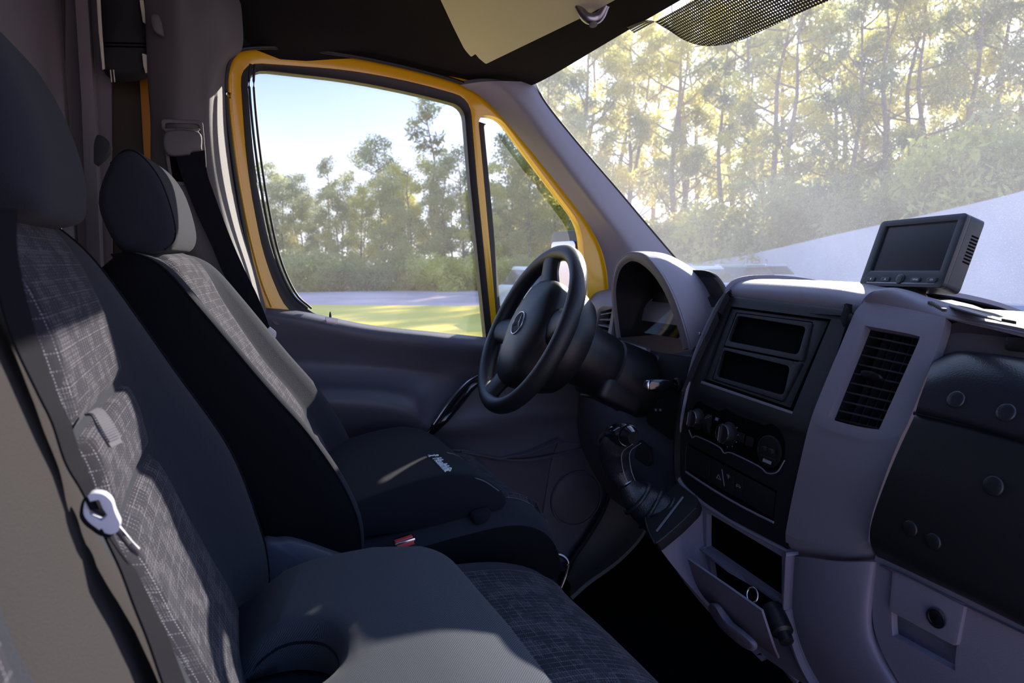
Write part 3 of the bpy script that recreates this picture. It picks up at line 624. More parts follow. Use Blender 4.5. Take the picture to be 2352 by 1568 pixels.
# sun visor
vi = empty('sun_visor', at(1250, 60, Z=1.42), 'cream folded up sun visor above the driver side', 'sun visor')
n = A(.42, 0, .9); n /= np.linalg.norm(n); p0 = at(1115, 147, Z=1.385)
vp = [(985, -60), (1012, 0), (1040, 60), (1066, 112), (1082, 131), (1092, 124), (1100, 134), (1116, 147), (1350, 34), (1420, -4), (1520, -60)]
slab('visor_board', roundp([on_plane(x, y, p0, n) for x, y in vp], [0, .01, .01, .01, .006, .003, .003, .004, .01, .01, 0]), n*.018, VIS, vi, bevel=.006, bseg=3)
hp = on_plane(1358, 22, p0, n)
tube('visor_clip', [hp+A(-.015, .02, .01), hp+A(-.005, .006, -.012), hp+A(.012, -.004, -.012), hp+A(.018, -.02, .004)], [.006, .009, .009, .006], STEEL, vi, 18, 10)
disc('clip_screw', hp+A(.004, 0, -.022), (0, -.3, -1), .007, .004, PILLB, vi)
# ------------------------------------------------------------------ dashboard
FZ = [0, .1, .25, .35, .45, .5, .55, .6, .65, .7, .75, .8, .85, .88, .905, .95]
FXX = [.93, .91, .875, .855, .845, .845, .852, .856, .862, .873, .895, .918, .943, .962, .978, 1.0]
def face(z): return float(np.interp(z, FZ, FXX))
def fpt(px, py, off=0.):
    """point on the dashboard's rearward face (profile `face`), `off` metres proud of it"""
    X = .87
    for _ in range(30): X = .5*X+.5*(face(at(px, py, X=X)[2])-off)
    return at(px, py, X=X)
def fn(p):
    z = p[2]; d = (face(z+.02)-face(z-.02))/.04; n = A(-1, 0, d); return n/np.linalg.norm(n)
def sheetc(name, rows, m, parent, th=.004, k=(4, 4), skip=(), sharp=35, toward=None):
    """surface through control points, k subdivisions per cell, with openings where cells are skipped"""
    kv, ku = k; R = len(rows); Cn = len(rows[0])
    rr = [cr(r, (Cn-1)*ku+1) for r in rows]
    G = np.array([cr([r[j] for r in rr], (R-1)*kv+1) for j in range((Cn-1)*ku+1)]).transpose(1, 0, 2)
    nv, nu = G.shape[:2]; N = np.cross(np.gradient(G, axis=1), np.gradient(G, axis=0)); N /= np.linalg.norm(N, axis=2, keepdims=True)+1e-12
    if ((N*((CAM if toward is None else np.array(toward))-G)).sum(2)).mean() < 0: N = -N
    V = np.concatenate([G.reshape(-1, 3), (G-N*th).reshape(-1, 3)]); K = nv*nu; Fc = []; ed = {}
    for i in range(nv-1):
        for j in range(nu-1):
            if (i//kv, j//ku) in skip: continue
            a = i*nu+j; q = (a, a+1, a+nu+1, a+nu); Fc.append(q); Fc.append(tuple(K+x for x in reversed(q)))
            for s, e in zip(q, q[1:]+q[:1]):
                if (e, s) in ed: del ed[(e, s)]
                else: ed[(s, e)] = 1
    for s, e in ed: Fc.append((s, e, K+e, K+s))
    used = sorted({v for f in Fc for v in f}); mp = {v: i for i, v in enumerate(used)}
    return mk(name, [V[v] for v in used], [tuple(mp[x] for x in f) for f in Fc], m, parent, sharp=sharp)
def F4(rows, off=0.): return [[fpt(x, y, off) for x, y in r] for r in rows]

dash = empty('dashboard', (1.15, 0, .3), 'grey and black dashboard spanning the van below the windscreen', 'dashboard')
# top of the dashboard, over the whole width
sheet('dash_top', [[A(x, y, z) for y in (.80, .5, .15, -.15, -.5, -.88)] for x, z in ((.985, .80), (.99, .835), (1.01, .858), (1.06, .868), (1.2, .868), (1.32, .86), (1.44, .85))], GREY, dash, th=.02, n=(30, 20), toward=(0, 0, 3))
sheet('centre_top', [[A(x, y, z-(.007 if y < -.1 else .002 if y < -.05 else 0)) for y in (.175, .17, .05, -.06, -.12, -.145)] for x, z in ((.962, .872), (.962, .886), (.970, .898), (.99, .908), (1.04, .913), (1.15, .908), (1.3, .885), (1.42, .855))], GREY, dash, th=.008, n=(34, 16), toward=(0, 0, 3))
for s in (1, -1):
    pass
L_ = [(1683, 678), (1677, 694), (1590, 866), (1578, 915), (1566, 975), (1561, 1012), (1562, 1085), (1580, 1130), (1612, 1162)]
cpr = [[(1683, 678), (1703, 681), (1922, 708), (1948, 711)], [(1668, 701), (1677, 703), (1909, 733), (1945, 738)], [(1590, 866), (1611, 873), (1821, 944), (1874, 962)],
       [(1577, 915), (1590, 920), (1798, 1003), (1858, 1026)], [(1564, 1003), (1576, 1015), (1784, 1126), (1838, 1150)], [(1562, 1075), (1574, 1083), (1776, 1202), (1822, 1224)],
       [(1570, 1115), (1590, 1130), (1770, 1225), (1812, 1246)], [(1600, 1150), (1622, 1165), (1780, 1245), (1808, 1262)]]
sheetc('centre_panel', F4(cpr), BLK, dash, th=.014, k=(6, 6), skip={(1, 1), (4, 1)})
for nm, cc in (('radio_back', cpr[1][1:3]+cpr[2][1:3][::-1]), ('switch_back', cpr[4][1:3]+cpr[5][1:3][::-1])):
    P4 = [fpt(*q) for q in cc]; c4 = sum(P4)/4; slab(nm, [c4+(p-c4)*1.04-fn(c4)*.012 for p in P4], -fn(c4)*.001, VOID, dash, bevel=0)
# rim round the stack
rim = [(1760, 643), (1712, 649), (1681, 664), (1660, 688), (1638, 725), (1601, 809), (1580, 883), (1566, 953), (1554, 1030), (1553, 1078), (1566, 1112), (1600, 1145), (1625, 1163), (1700, 1210), (1806, 1266)]
rp = [at(x, y, Y=max(.18-.0, -.2)) if x < 1600 or y < 900 else fpt(x, y, .004) for x, y in rim]
rp[0] = A(1.10, .178, .915); rp[1] = at(1712, 649, Y=.18)
tube('stack_rim', [fpt(x, y, .002) if y > 690 else at(x, y, Y=.178) for x, y in rim[1:]], [.005, .006, .006, .006, .006, .005, .005, .005, .005, .005, .005, .004, .003, .002], GREY, dash, 80, 10)
sheet('stack_side', [[fpt(x+3, y, 0), fpt(x+3, y, 0)+A(.12, .0, 0), fpt(x+3, y, 0)+A(.28, .01, -.01)] for x, y in rim[2:12]], BLK, dash, th=.006, n=(30, 5), toward=(0, 5, .5))
# radio surround with two empty slots
def P_(x, y, off): return fpt(x, y, off)
def fslab(nm, pts, off, th, m, par=dash, r=0, holes=(), bevel=.0012):
    o = [fpt(x, y, off) for x, y in pts]; o = roundp(o, r) if r else o; c = sum(o)/len(o); n = fn(c)
    cc = c
    proj_ = lambda p: on_plane(*PX(p), cc, n)
    o = [proj_(p) for p in o]; H = []
    for h, hr in holes:
        q = [on_plane(x, y, cc, n) for x, y in h]; H.append(roundp(q, hr) if hr else q)
    return slab(nm, o, -n*th, m, par, H, bevel=bevel)
def PX(p):
    d = np.array(p)-CAM; w_ = d@FW; return 1176+FPX*(d@RT)/w_, 784-FPX*(d@UPV)/w_
ra = [(1682, 709), (1903, 738), (1815, 936), (1616, 869)]
s1 = [(1693, 724), (1852, 750), (1833, 815), (1672, 783)]; s2 = [(1661, 803), (1815, 841), (1800, 908), (1645, 864)]
fslab('radio_surround', ra, -.006, .006, BLK, r=.002, holes=[([(1691, 717), (1868, 739), (1798, 923), (1635, 871)], .004)])
fslab('slot_insert', [(1693, 719), (1866, 741), (1843, 829), (1664, 793)], -.004, .007, BLK, r=.003, holes=[(s1, .010)])
fslab('slot_insert', [(1662, 797), (1841, 833), (1797, 921), (1637, 870)], -.004, .007, BLK, r=.003, holes=[(s2, .010)])
for s in (s1, s2):
    q = [fpt(x, y, -.009) for x, y in s]; c = sum(q)/4; q = [c+(p-c)*1.0 for p in q]; b = [p+A(.10, 0, 0) for p in q]
    V = q+b+[c+(p-c)*1.06 for p in q]+[c+(p-c)*1.06+A(.103, 0, 0) for p in q]
    Fc = [(i, (i+1) % 4, 4+(i+1) % 4, 4+i) for i in range(4)]+[(4, 5, 6, 7)]+[(8+i, 12+i, 12+(i+1) % 4, 8+(i+1) % 4) for i in range(4)]+[(15, 14, 13, 12)]+[(i, 8+i, 8+(i+1) % 4, (i+1) % 4) for i in range(4)]
    mk('slot_box', V, Fc, VOID, dash, smooth=False)
    tube('slot_rail', [q[2]*.72+q[3]*.28+A(.06, 0, .002), q[2]*.72+q[3]*.28+A(.085, -.002, .018)], .0012, BLK, dash, 4, 6)
fslab('sill_highlight', [(1611, 874), (1821, 945), (1819, 951), (1609, 880)], .001, .004, GREY, r=0, bevel=.001)
# climate controls
cl = [(1590, 950), (1592, 930), (1606, 920), (1622, 930), (1650, 944), (1668, 938), (1690, 952), (1755, 976), (1772, 972), (1790, 985), (1803, 1015), (1801, 1052), (1786, 1078), (1765, 1082), (1745, 1068), (1700, 1045), (1685, 1036), (1668, 1037), (1652, 1022), (1600, 998), (1590, 1000), (1584, 985)]
fslab('climate_panel', cl, .0015, .004, VOID, r=.004)
tube('climate_edge_glint', [fpt(x, y+2, .002) for x, y in [(1582, 985), (1590, 1002), (1602, 1000), (1650, 1023), (1663, 1038), (1680, 1038), (1742, 1068), (1762, 1084), (1785, 1081), (1802, 1055)]], .0013, GREYD, dash, 60, 6)  # grey tube imitating the highlight on the recess's lower edge
def knob(px, py, r, nm='climate_knob'):
    c = fpt(px, py, .002); n = fn(c); e = empty(nm, c); e.parent = dash; e.matrix_parent_inverse = dash.matrix_world.inverted()
    lathe('knob_ring', [(r*1.25, 0), (r*1.28, .002), (r*1.0, .004), (r, .016), (r*.95, .018), (r*.3, .0185)], c, n, BLK, e, 32)
    box('knob_bar', c+n*.021, (.008, .006, r*1.9), BLK, e, ax=(n, (0, 1, 0), np.cross(n, (0, 1, 0))), bevel=.002)
    box('pointer', c+n*.0252, (.0006, .0014, r*1.5), SYM, e, ax=(n, (0, 1, 0), np.cross(n, (0, 1, 0))), bevel=0)
    tube('bright_ring', [c+n*.0175+r*.97*(cos(a)*A(0, 1, 0)+sin(a)*np.cross(n, (0, 1, 0))) for a in np.linspace(0, 2*pi, 24, endpoint=False)], .0007, STEEL, e, 32, 6, closed=True)
    return c, n
knob(1603, 962, .0165); c, n = knob(1675, 996, .0175)
for i in range(9):
    a = radians(-130+i*32); v = cos(a)*np.cross(n, (0, 1, 0))+sin(a)*A(0, 1, 0); disc('dial_mark', c+v*.0245+n*.001, n, .0010, .0006, SYM, dash, k=8, bev=.0001)
tw = fpt(1629, 974, .0); n = fn(tw)
lathe('temperature_wheel', [(.006, -.007), (.020, -.0065), (.0205, 0), (.020, .0065), (.006, .007)], tw-n*.010, (0, 1, 0), BLKM, dash, 36)
for i in range(13):
    a = radians(-58+i*9.7); v = cos(a)*n+sin(a)*np.cross(n, (0, 1, 0)); box('wheel_rib', tw-n*.010+v*.0208, (.0012, .013, .0018), BLK, dash, ax=(v, (0, 1, 0), np.cross(v, (0, 1, 0))), bevel=.0003)
for x, y, w_, h in ((1647, 963, 9, 10), (1700, 1003, 18, 20), (1722, 1013, 16, 20)):
    fslab('climate_button', [(x-w_/2, y-h/2-2), (x+w_/2, y-h/2+3), (x+w_/2-3, y+h/2+3), (x-w_/2-3, y+h/2-2)], .003, .002, BLKM, r=.001, bevel=.0004)
fslab('print_mark', [(1644, 958), (1650, 960), (1648, 966), (1642, 964)], .0034, .0003, SYM, bevel=0)
c = fpt(1768, 1036, .0022); n = fn(c)
lathe('round_socket', [(.0275, 0), (.0275, .003), (.0250, .0035), (.0248, .0012), (.004, .001)], c, n, BLK, dash, 36)
vv = np.cross(n, (0, 1, 0)); box('connector_plate', c+n*.003+A(0, 0, -.012), (.003, .040, .006), BLK, dash, ax=(n, (0, 1, 0), vv), bevel=.001)
for yo in (-.010, .006): box('connector_peg', c+n*.006+A(0, yo, .003), (.009, .010, .007), BLKM, dash, ax=(n, (0, 1, 0), vv), bevel=.0015)
fslab('socket_label', [(1753, 1052), (1772, 1060), (1770, 1067), (1751, 1059)], .006, .0004, SYM, bevel=0)
# switch row
sw = [(1577, 1020), (1784, 1130), (1777, 1196), (1575, 1080)]
def sq(u, v, off=-.006):
    a, b, c_, d = [A(*q) for q in sw]; q = (a*(1-u)+b*u)*(1-v)+(d*(1-u)+c_*u)*v; return q
def swb(nm, u0, u1, m, off=-.003):
    q = [sq(u0, .03), sq(u1, .03), sq(u1, .93), sq(u0, .93)]; return fslab(nm, [tuple(x) for x in q], off, .009, m, r=.003, bevel=.001)
for u0, u1 in ((.01, .26), (.265, .40), (.405, .535), (.54, .63), (.635, .99)): swb('switch', u0, u1, BLK)
tube('switch_sill', [fpt(*(sq(u, 1.05)+A(0, 6*sin(pi*u))), .001) for u in np.linspace(0, 1, 10)], .0022, GREY, dash, 40, 8)
def fmark(u, v, pts, s=4.0, off=-.0024):
    b0 = sq(u, v); fslab('symbol', [(b0[0]+x*s, b0[1]+y*s+x*s*.5) for x, y in pts], off, .0005, SYM, bevel=0)
for tri in ([(-1.6, 1.5), (0, -1.7), (0, -1.0), (-1.0, 1.1)], [(0, -1.7), (1.6, 1.5), (1.0, 1.1), (0, -1.0)], [(-1.6, 1.5), (-1, 1.1), (1, 1.1), (1.6, 1.5)]): fmark(.365, .55, tri, 3.6)
fmark(.40, .5, [(-.2, -5), (.2, -5), (1.8, 5), (1.3, 5)], 3.6)
for q in ([(-1.2, -1), (1.2, -1), (1.2, -.6), (-1.2, -.6)], [(-1.2, .0), (1.2, .0), (1.2, .4), (-1.2, .4)], [(-.3, -1), (.3, -1), (.3, 1.8), (-.3, 1.8)]): fmark(.47, .34, q, 3)
for q in ([(-1.6, 0), (-1, -1.2), (-.7, -1.2), (-1.2, 0)], [(-1, -1.2), (1, -1.2), (1, -.9), (-1, -.9)], [(1, -1.2), (1.6, 0), (1.2, 0), (.7, -1.2)], [(-1.6, 0), (1.6, 0), (1.6, .4), (-1.6, .4)], [(-1.4, .4), (-.9, .4), (-.9, 1), (-1.4, 1)], [(.9, .4), (1.4, .4), (1.4, 1), (.9, 1)]): fmark(.585, .5, q, 3.2)

# silver panel with the passenger air vent
VQ = [(1986, 747), (2113, 773), (2019, 986), (1901, 959)]
sp = [[(1985, 692), (2030, 699), (2110, 714), (2172, 729)], [(1966, 712), (1998, 722), (2115, 745), (2168, 754)], [(1955, 735), (1986, 747), (2113, 773), (2150, 808)], [(1932, 790), (1964, 802), (2090, 828), (2138, 838)], [(1876, 925), (1901, 959), (2019, 986), (2088, 965)],
      [(1856, 985), (1890, 1000), (2000, 1030), (2066, 1010)], [(1838, 1060), (1870, 1075), (1985, 1100), (2036, 1085)], [(1818, 1150), (1850, 1162), (1960, 1185), (2004, 1180)], [(1804, 1225), (1840, 1240), (1945, 1256), (1994, 1240)]]
sheetc('side_panel', F4(sp, .0035), GREY, dash, th=.016, k=(6, 7), skip={(2, 1), (3, 1)}, sharp=50)
sheetc('panel_lip', [F4([sp[-1]], .0035)[0], [fpt(x, y, -.002) for x, y in [(1806, 1250), (1848, 1264), (1950, 1278), (2004, 1268)]], [fpt(x, y, -.022) for x, y in [(1818, 1272), (1862, 1280), (1955, 1290), (2022, 1288)]]], GREY, dash, th=.01, k=(6, 5))
CR_ = [([(2055, 667), (2095, 669), (2150, 687), (2200, 701), (2275, 723), (2352, 743), (2480, 774)], [1.04, 1.04, 1.05, 1.05, 1.05, 1.05, 1.05]),
       ([(2020, 664), (2058, 661), (2125, 682), (2185, 699), (2275, 723), (2352, 743), (2480, 774)], [.972, .98, .988, .99, .992, .995, 1.0]),
       ([(2002, 674), (2045, 672), (2122, 695), (2185, 711), (2275, 734), (2352, 753), (2480, 784)], [.957, .961, .964, .966, .968, .97, .97])]
sheetc('panel_crest', [[at(x, y, X=X) for (x, y), X in zip(*r)] for r in CR_]+[[fpt(x, y, .0035) for x, y in [(1985, 692), (2030, 699), (2110, 714), (2172, 729), (2275, 748), (2352, 764), (2480, 795)]], [fpt(x, y, -.006) for x, y in [(1978, 697), (2026, 704), (2106, 718), (2176, 733), (2276, 750), (2353, 766), (2481, 797)]]], GREY, dash, th=.006, k=(6, 7), sharp=70, toward=(0, -.5, 3))
sheet('shelf_recess', [[at(x, y, X=X) for x, y in r] for r, X in (([(2120, 790), (2190, 742), (2270, 746), (2352, 763), (2480, 795)], .985), ([(2120, 850), (2190, 800), (2270, 800), (2352, 812), (2480, 840)], 1.0), ([(2100, 900), (2190, 850), (2270, 850), (2352, 862), (2480, 890)], .93))], DOORG, dash, th=.006, n=(16, 20))
box('shelf_catch', at(2345, 790, X=.97), (.02, .03, .02), BLK, dash, bevel=.004)
vn = empty('air_vent', fpt(2005, 865, 0)); vn.parent = dash; vn.matrix_parent_inverse = dash.matrix_world.inverted()
vc = [fpt(x, y, -.002) for x, y in VQ]
def vp_(u, v, d):
    d += .006; u = .04+u*.92; v = .02+v*.96; a, b, c_, e = vc; p = (a*(1-u)+b*u)*(1-v)+(e*(1-u)+c_*u)*v
    return p+A(d, 0, 0)*.9+A(0, 0, -.3*d)
slab('vent_back', [vp_(-.05, -.03, .05), vp_(1.05, -.03, .05), vp_(1.05, 1.03, .05), vp_(-.05, 1.03, .05)], (.001, 0, 0), VOID, vn, bevel=0)
for (u0, v0), (u1, v1) in (((0, 0), (1, 0)), ((1, 0), (1, 1)), ((1, 1), (0, 1)), ((0, 1), (0, 0))):
    slab('vent_wall', [vp_(u0, v0, .004), vp_(u1, v1, .004), vp_(u1, v1, .05), vp_(u0, v0, .05)], (vp_(u0, v0, 0)-vp_(.5, .5, 0))*.02, BLKM, vn, bevel=0)
for i in range(9):
    v = .085+i*.105; slab('slat', [vp_(.0, v, .006), vp_(1, v, .006), vp_(1, v-.01, .020), vp_(0, v-.01, .020)], A(.0004, 0, .0028), SLAT, vn, bevel=.0009)
for i in range(5):
    u = .14+i*.18; slab('fin', [vp_(u, .0, .026), vp_(u, 1, .026), vp_(u+.03, 1, .044), vp_(u+.03, .0, .044)], (0, -.0016, 0), SLAT, vn, bevel=0)
pillow('vent_tab', [vp_(.22, .50, -.001), vp_(.40, .485, -.004), vp_(.62, .50, -.001), vp_(.62, .53, .012), vp_(.22, .53, .012)], 0, .007, BLK, vn, r=.003, nst=6, dirv=(0, 0, 1))
fslab('thumbwheel_slot', [(1921, 989), (1970, 999), (1974, 1004), (1970, 1014), (1924, 1004), (1919, 998)], .001, .004, VOID, r=.001)
for i in range(9): fslab('thumbwheel_rib', [(1925+i*4, 992+i*.9), (1927.4+i*4, 992.5+i*.9), (1927.4+i*4, 1003+i*.9), (1925+i*4, 1002+i*.9)], .004, .003, BLK, bevel=.0004)
fslab('print_mark', [(1964, 1005), (1969, 1002), (1969, 1009)], .0014, .0003, WHITE, bevel=0)
for i in range(12):
    q = at(2118+i*4.6, 686+i*2.3, Z=.889); box('top_thumbwheel_rib', q, (.0022, .010, .0045), BLK, dash, ax=((.9, -.45, 0), (.45, .9, 0), (0, 0, 1)), bevel=.0006)
slab('defroster_grille', [at(x, y, Z=.884) for x, y in [(2078, 668), (2150, 680), (2235, 700), (2335, 737), (2262, 724), (2160, 698)]], (0, 0, -.004), BLKM, dash, bevel=.0005)
for f in (.3, .6): slab('grille_bar', [at(2170+a, 690+f*10+b, Z=.886) for a, b in ((0, 0), (130, 38), (130, 40), (0, 2.5))], (0, 0, -.002), GREY, dash, bevel=.0003)

# padded black section on the passenger side
pad = empty('pad_group', fpt(2250, 1000, .02)); pad.name = 'padded_cover'; pad.parent = dash; pad.matrix_parent_inverse = dash.matrix_world.inverted()
up = [[(2168, 815), (2205, 806), (2280, 812), (2352, 822), (2480, 845)], [(2142, 834), (2202, 815), (2280, 820), (2352, 831), (2480, 856)], [(2128, 872), (2195, 858), (2280, 864), (2352, 878), (2480, 906)], [(2112, 915), (2190, 912), (2280, 930), (2352, 950), (2480, 990)], [(2104, 942), (2190, 960), (2280, 985), (2352, 1005), (2480, 1045)], [(2102, 950), (2190, 968), (2280, 993), (2352, 1013), (2480, 1053)]]
sheet('upper_pad', [[fpt(x, y, o) for x, y in r] for r, o in zip(up, (-.02, .008, .026, .03, .026, .006))], PAD, pad, th=.015, n=(34, 26), sharp=70)
lo = [[(2101, 951), (2190, 971), (2280, 996), (2352, 1017), (2480, 1057)], [(2097, 962), (2186, 984), (2280, 1009), (2352, 1031), (2480, 1073)], [(2048, 1070), (2150, 1110), (2250, 1150), (2352, 1190), (2480, 1240)], [(2004, 1190), (2110, 1240), (2230, 1300), (2352, 1362), (2480, 1420)], [(1999, 1245), (2100, 1300), (2220, 1360), (2352, 1428), (2480, 1490)], [(2016, 1280), (2108, 1322), (2222, 1376), (2352, 1440), (2480, 1500)]]
sheet('lower_pad', [[fpt(x, y, o) for x, y in r] for r, o in zip(lo, (.006, .022, .028, .028, .022, -.006))], BLK, pad, th=.015, n=(34, 26), sharp=70)
tube('pad_piping', [fpt(x, y, .012) for x, y in [(2101, 948), (2190, 970), (2280, 995), (2352, 1015), (2480, 1055)]], .0035, PAD, pad, 30, 8)
for (x, y), r, o in (((2197, 918), .0115, .0285), ((2312, 948), .0115, .0285), ((2283, 1116), .012, .0275), ((2092, 1213), .0105, .0275), ((2145, 1243), .0105, .0275)):
    c = fpt(x, y, o); disc('round_cap', c, fn(c), r, .0035, PAD if y < 1000 else BLK, pad, bev=.0015)
# lower grey section and glove box
lg = [[(1817, 1275), (1915, 1290), (2022, 1290)], [(1810, 1362), (1908, 1380), (2008, 1385)], [(1812, 1427), (1908, 1445), (2009, 1446)], [(1835, 1500), (1930, 1512), (2027, 1500)], [(1871, 1568), (1968, 1575), (2067, 1568)], [(1960, 1700), (2050, 1700), (2150, 1690)]]
sheet('lower_panel', [[fpt(r[0][0], r[0][1], -.012), fpt(*((A(*r[0])*.72+A(*r[1])*.28)), .004), fpt(*r[1], .010), fpt(*((A(*r[2])*.75+A(*r[1])*.25)), .006), fpt(r[2][0], r[2][1], -.010)] for r in lg], GREYD, dash, th=.008, n=(30, 22), sharp=60)
gb = [[(2012, 1272), (2045, 1290), (2225, 1372), (2352, 1432), (2480, 1490)], [(2008, 1300), (2049, 1308), (2216, 1388), (2352, 1452), (2480, 1512)], [(2007, 1440), (2050, 1460), (2194, 1540), (2352, 1620), (2480, 1690)], [(2060, 1560), (2085, 1570), (2240, 1640), (2360, 1700), (2480, 1760)], [(2150, 1690), (2180, 1700), (2300, 1750), (2400, 1800), (2500, 1850)]]
glv = empty('glove_box', fpt(2150, 1420)); glv.parent = dash; glv.matrix_parent_inverse = dash.matrix_world.inverted()
sheetc('glove_box_door', F4(gb, -.004), GREYD, glv, th=.012, k=(6, 6), skip={(1, 1)}, sharp=50)
sheet('handle_recess', [[fpt(x, y, o) for x, y in r] for r, o in (([(2036, 1300), (2130, 1345), (2222, 1390)], -.03), ([(2034, 1400), (2120, 1445), (2212, 1490)], -.036), ([(2044, 1452), (2116, 1492), (2198, 1532)], -.03), ([(2050, 1475), (2118, 1515), (2196, 1548)], -.006))], GREYD, glv, th=.004, n=(20, 12))
fslab('latch_plate', [(2050, 1309), (2216, 1388), (2196, 1485), (2042, 1402)], .002, .008, GREYD, glv, r=.005, bevel=.0015)
c = fpt(2152, 1418, .003); n = fn(c)
lathe('lock_ring', [(.0132, 0), (.0132, .0025), (.0115, .003), (.0112, .001), (.003, .001)], c, n, STEEL, glv, 30); disc('lock_core', c, n, .011, .0022, PIANO, glv)
box('keyway', c+n*.0026, (.0012, .0016, .007), VOID, glv, ax=(n, (0, 1, 0), np.cross(n, (0, 1, 0))), bevel=.0002)

# centre console below the stack
con = empty('console', fpt(1700, 1350)); con.name = 'centre_console'; con.parent = dash; con.matrix_parent_inverse = dash.matrix_world.inverted()
cf = [[(1609, 1158), (1622, 1164), (1796, 1256), (1818, 1266)], [(1611, 1168), (1623, 1175), (1796, 1278), (1817, 1290)], [(1613, 1250), (1623, 1256), (1795, 1377), (1810, 1388)], [(1617, 1262), (1628, 1271), (1797, 1394), (1812, 1405)], [(1640, 1380), (1650, 1392), (1820, 1480), (1836, 1495)], [(1700, 1450), (1712, 1462), (1850, 1540), (1868, 1560)], [(1760, 1510), (1775, 1522), (1890, 1600), (1920, 1625)]]
sheetc('console_frame', F4(cf, .002), GREYD, con, th=.012, k=(5, 5), skip={(1, 1), (3, 1)}, sharp=40)
for a_, b_, d in ((1, 2, .07), (3, 4, .06)):
    q = [fpt(x, y, -.004) for x, y in (cf[a_][1], cf[a_][2], cf[b_][2], cf[b_][1])]; c = sum(q)/4; q = [c+(p-c)*1.03 for p in q]; b = [p+A(d, 0, 0) for p in q]
    mk('pocket_box', q+b+[c+(p-c)*1.05 for p in q]+[c+(p-c)*1.05+A(d+.003, 0, 0) for p in q], [(i, (i+1) % 4, 4+(i+1) % 4, 4+i) for i in range(4)]+[(4, 5, 6, 7)]+[(8+i, 12+i, 12+(i+1) % 4, 8+(i+1) % 4) for i in range(4)]+[(15, 14, 13, 12)]+[(i, 8+i, 8+(i+1) % 4, (i+1) % 4) for i in range(4)], VOID, con, smooth=False)
sheet('console_flank', [[at(1507, 1247, X=.735), at(1552, 1208, X=.775), at(1585, 1180, X=.81), fpt(1618, 1160, -.004)], [at(1540, 1292, X=.765), at(1568, 1268, X=.79), at(1592, 1256, X=.82), fpt(1622, 1252, -.004)], [at(1590, 1352, X=.805), at(1603, 1340, X=.82), at(1614, 1328, X=.835), fpt(1640, 1328, -.006)], [at(1655, 1420, X=.85), at(1658, 1415, X=.855), at(1662, 1408, X=.86), fpt(1680, 1408, -.008)], [at(1745, 1492, X=.885), at(1752, 1488, X=.888), at(1758, 1484, X=.89), fpt(1765, 1480, -.008)], [at(1830, 1565, X=.905), at(1835, 1562, X=.91), at(1840, 1558, X=.91), fpt(1850, 1552, -.01)]], GREYD, con, th=.01, n=(40, 20), sharp=60)
# gear lever plate
gpln = [at(1500, 1200, X=.735), at(1560, 1142, X=.80), at(1600, 1150, X=.835)]
gn = np.cross(gpln[1]-gpln[0], A(0, 1, 0)); gn /= np.linalg.norm(gn); gn = gn if gn[2] > 0 else -gn
gp0 = at(1545, 1180, X=.775)
def gq(x, y, o=0.): return on_plane(x, y, gp0+gn*o, gn)
slab('shifter_plate', roundp([gq(x, y) for x, y in [(1480, 1186), (1555, 1108), (1605, 1145), (1600, 1165), (1560, 1205), (1508, 1248), (1494, 1236)]], .008), -gn*.02, BLKM, con, bevel=.003)
tube('plate_edge', [gq(x, y, .002) for x, y in [(1481, 1188), (1488, 1215), (1500, 1240), (1510, 1245), (1560, 1203), (1598, 1166)]], .0018, BLK, con, 30, 6)
slab('plate_trim', [gq(1567, 1140, .001), gq(1571, 1142, .001), gq(1510, 1222, .001), gq(1506, 1219, .001)], gn*.001, GREY, con, bevel=.0003)
# open bin lid
lidr = [([(1579, 1283), (1664, 1342), (1749, 1402)], .772), ([(1594, 1330), (1682, 1392), (1765, 1452)], .785), ([(1612, 1365), (1702, 1436), (1778, 1490)], .805), ([(1636, 1393), (1716, 1462), (1788, 1513)], .835)]
sheet('bin_lid', [[at(x, y, X=X) for x, y in r] for r, X in lidr], GREYD, con, th=.004, n=(18, 18), sharp=60)
pillow('lid_handle', [at(1636, 1392, X=.80), at(1650, 1384, X=.785), at(1675, 1420, X=.785), at(1715, 1452, X=.785), at(1742, 1478, X=.79), at(1735, 1492, X=.80), at(1700, 1470, X=.80), at(1660, 1432, X=.80)], 0, .012, GREYD, con, r=.006, nst=8, dirv=(-1, 0, 0))
t = empty('black_adapter', at(1790, 1430, X=.80), 'black plug adapter lying in the open console bin', 'adapter')
a_ = at(1772, 1392, X=.835); b_ = at(1806, 1470, X=.815)
ax_ = (b_-a_)/np.linalg.norm(b_-a_); lathe('adapter_body', [(.010, 0), (.0165, .002), (.0175, .006), (.0175, .05), (.012, .054), (.011, .068), (.004, .07)], a_, ax_, BLK, t, 22)
tube('adapter_ring', [a_+ax_*.006+.0178*(cos(q)*A(0, 1, 0)+sin(q)*np.cross(ax_, A(0, 1, 0))) for q in np.linspace(0, 2*pi, 16, endpoint=False)], .0008, STEEL, t, 24, 6, closed=True)
t = empty('key_ring', at(1728, 1365, X=.82), 'small bright ring just inside the open console bin', 'ring')
tube('ring_band', [at(1728, 1366, X=.80)+.011*(cos(q)*A(0, .8, .6)+sin(q)*A(.5, -.3, .8)) for q in np.linspace(0, 2*pi, 14, endpoint=False)], .0016, CHR, t, 30, 8, closed=True)

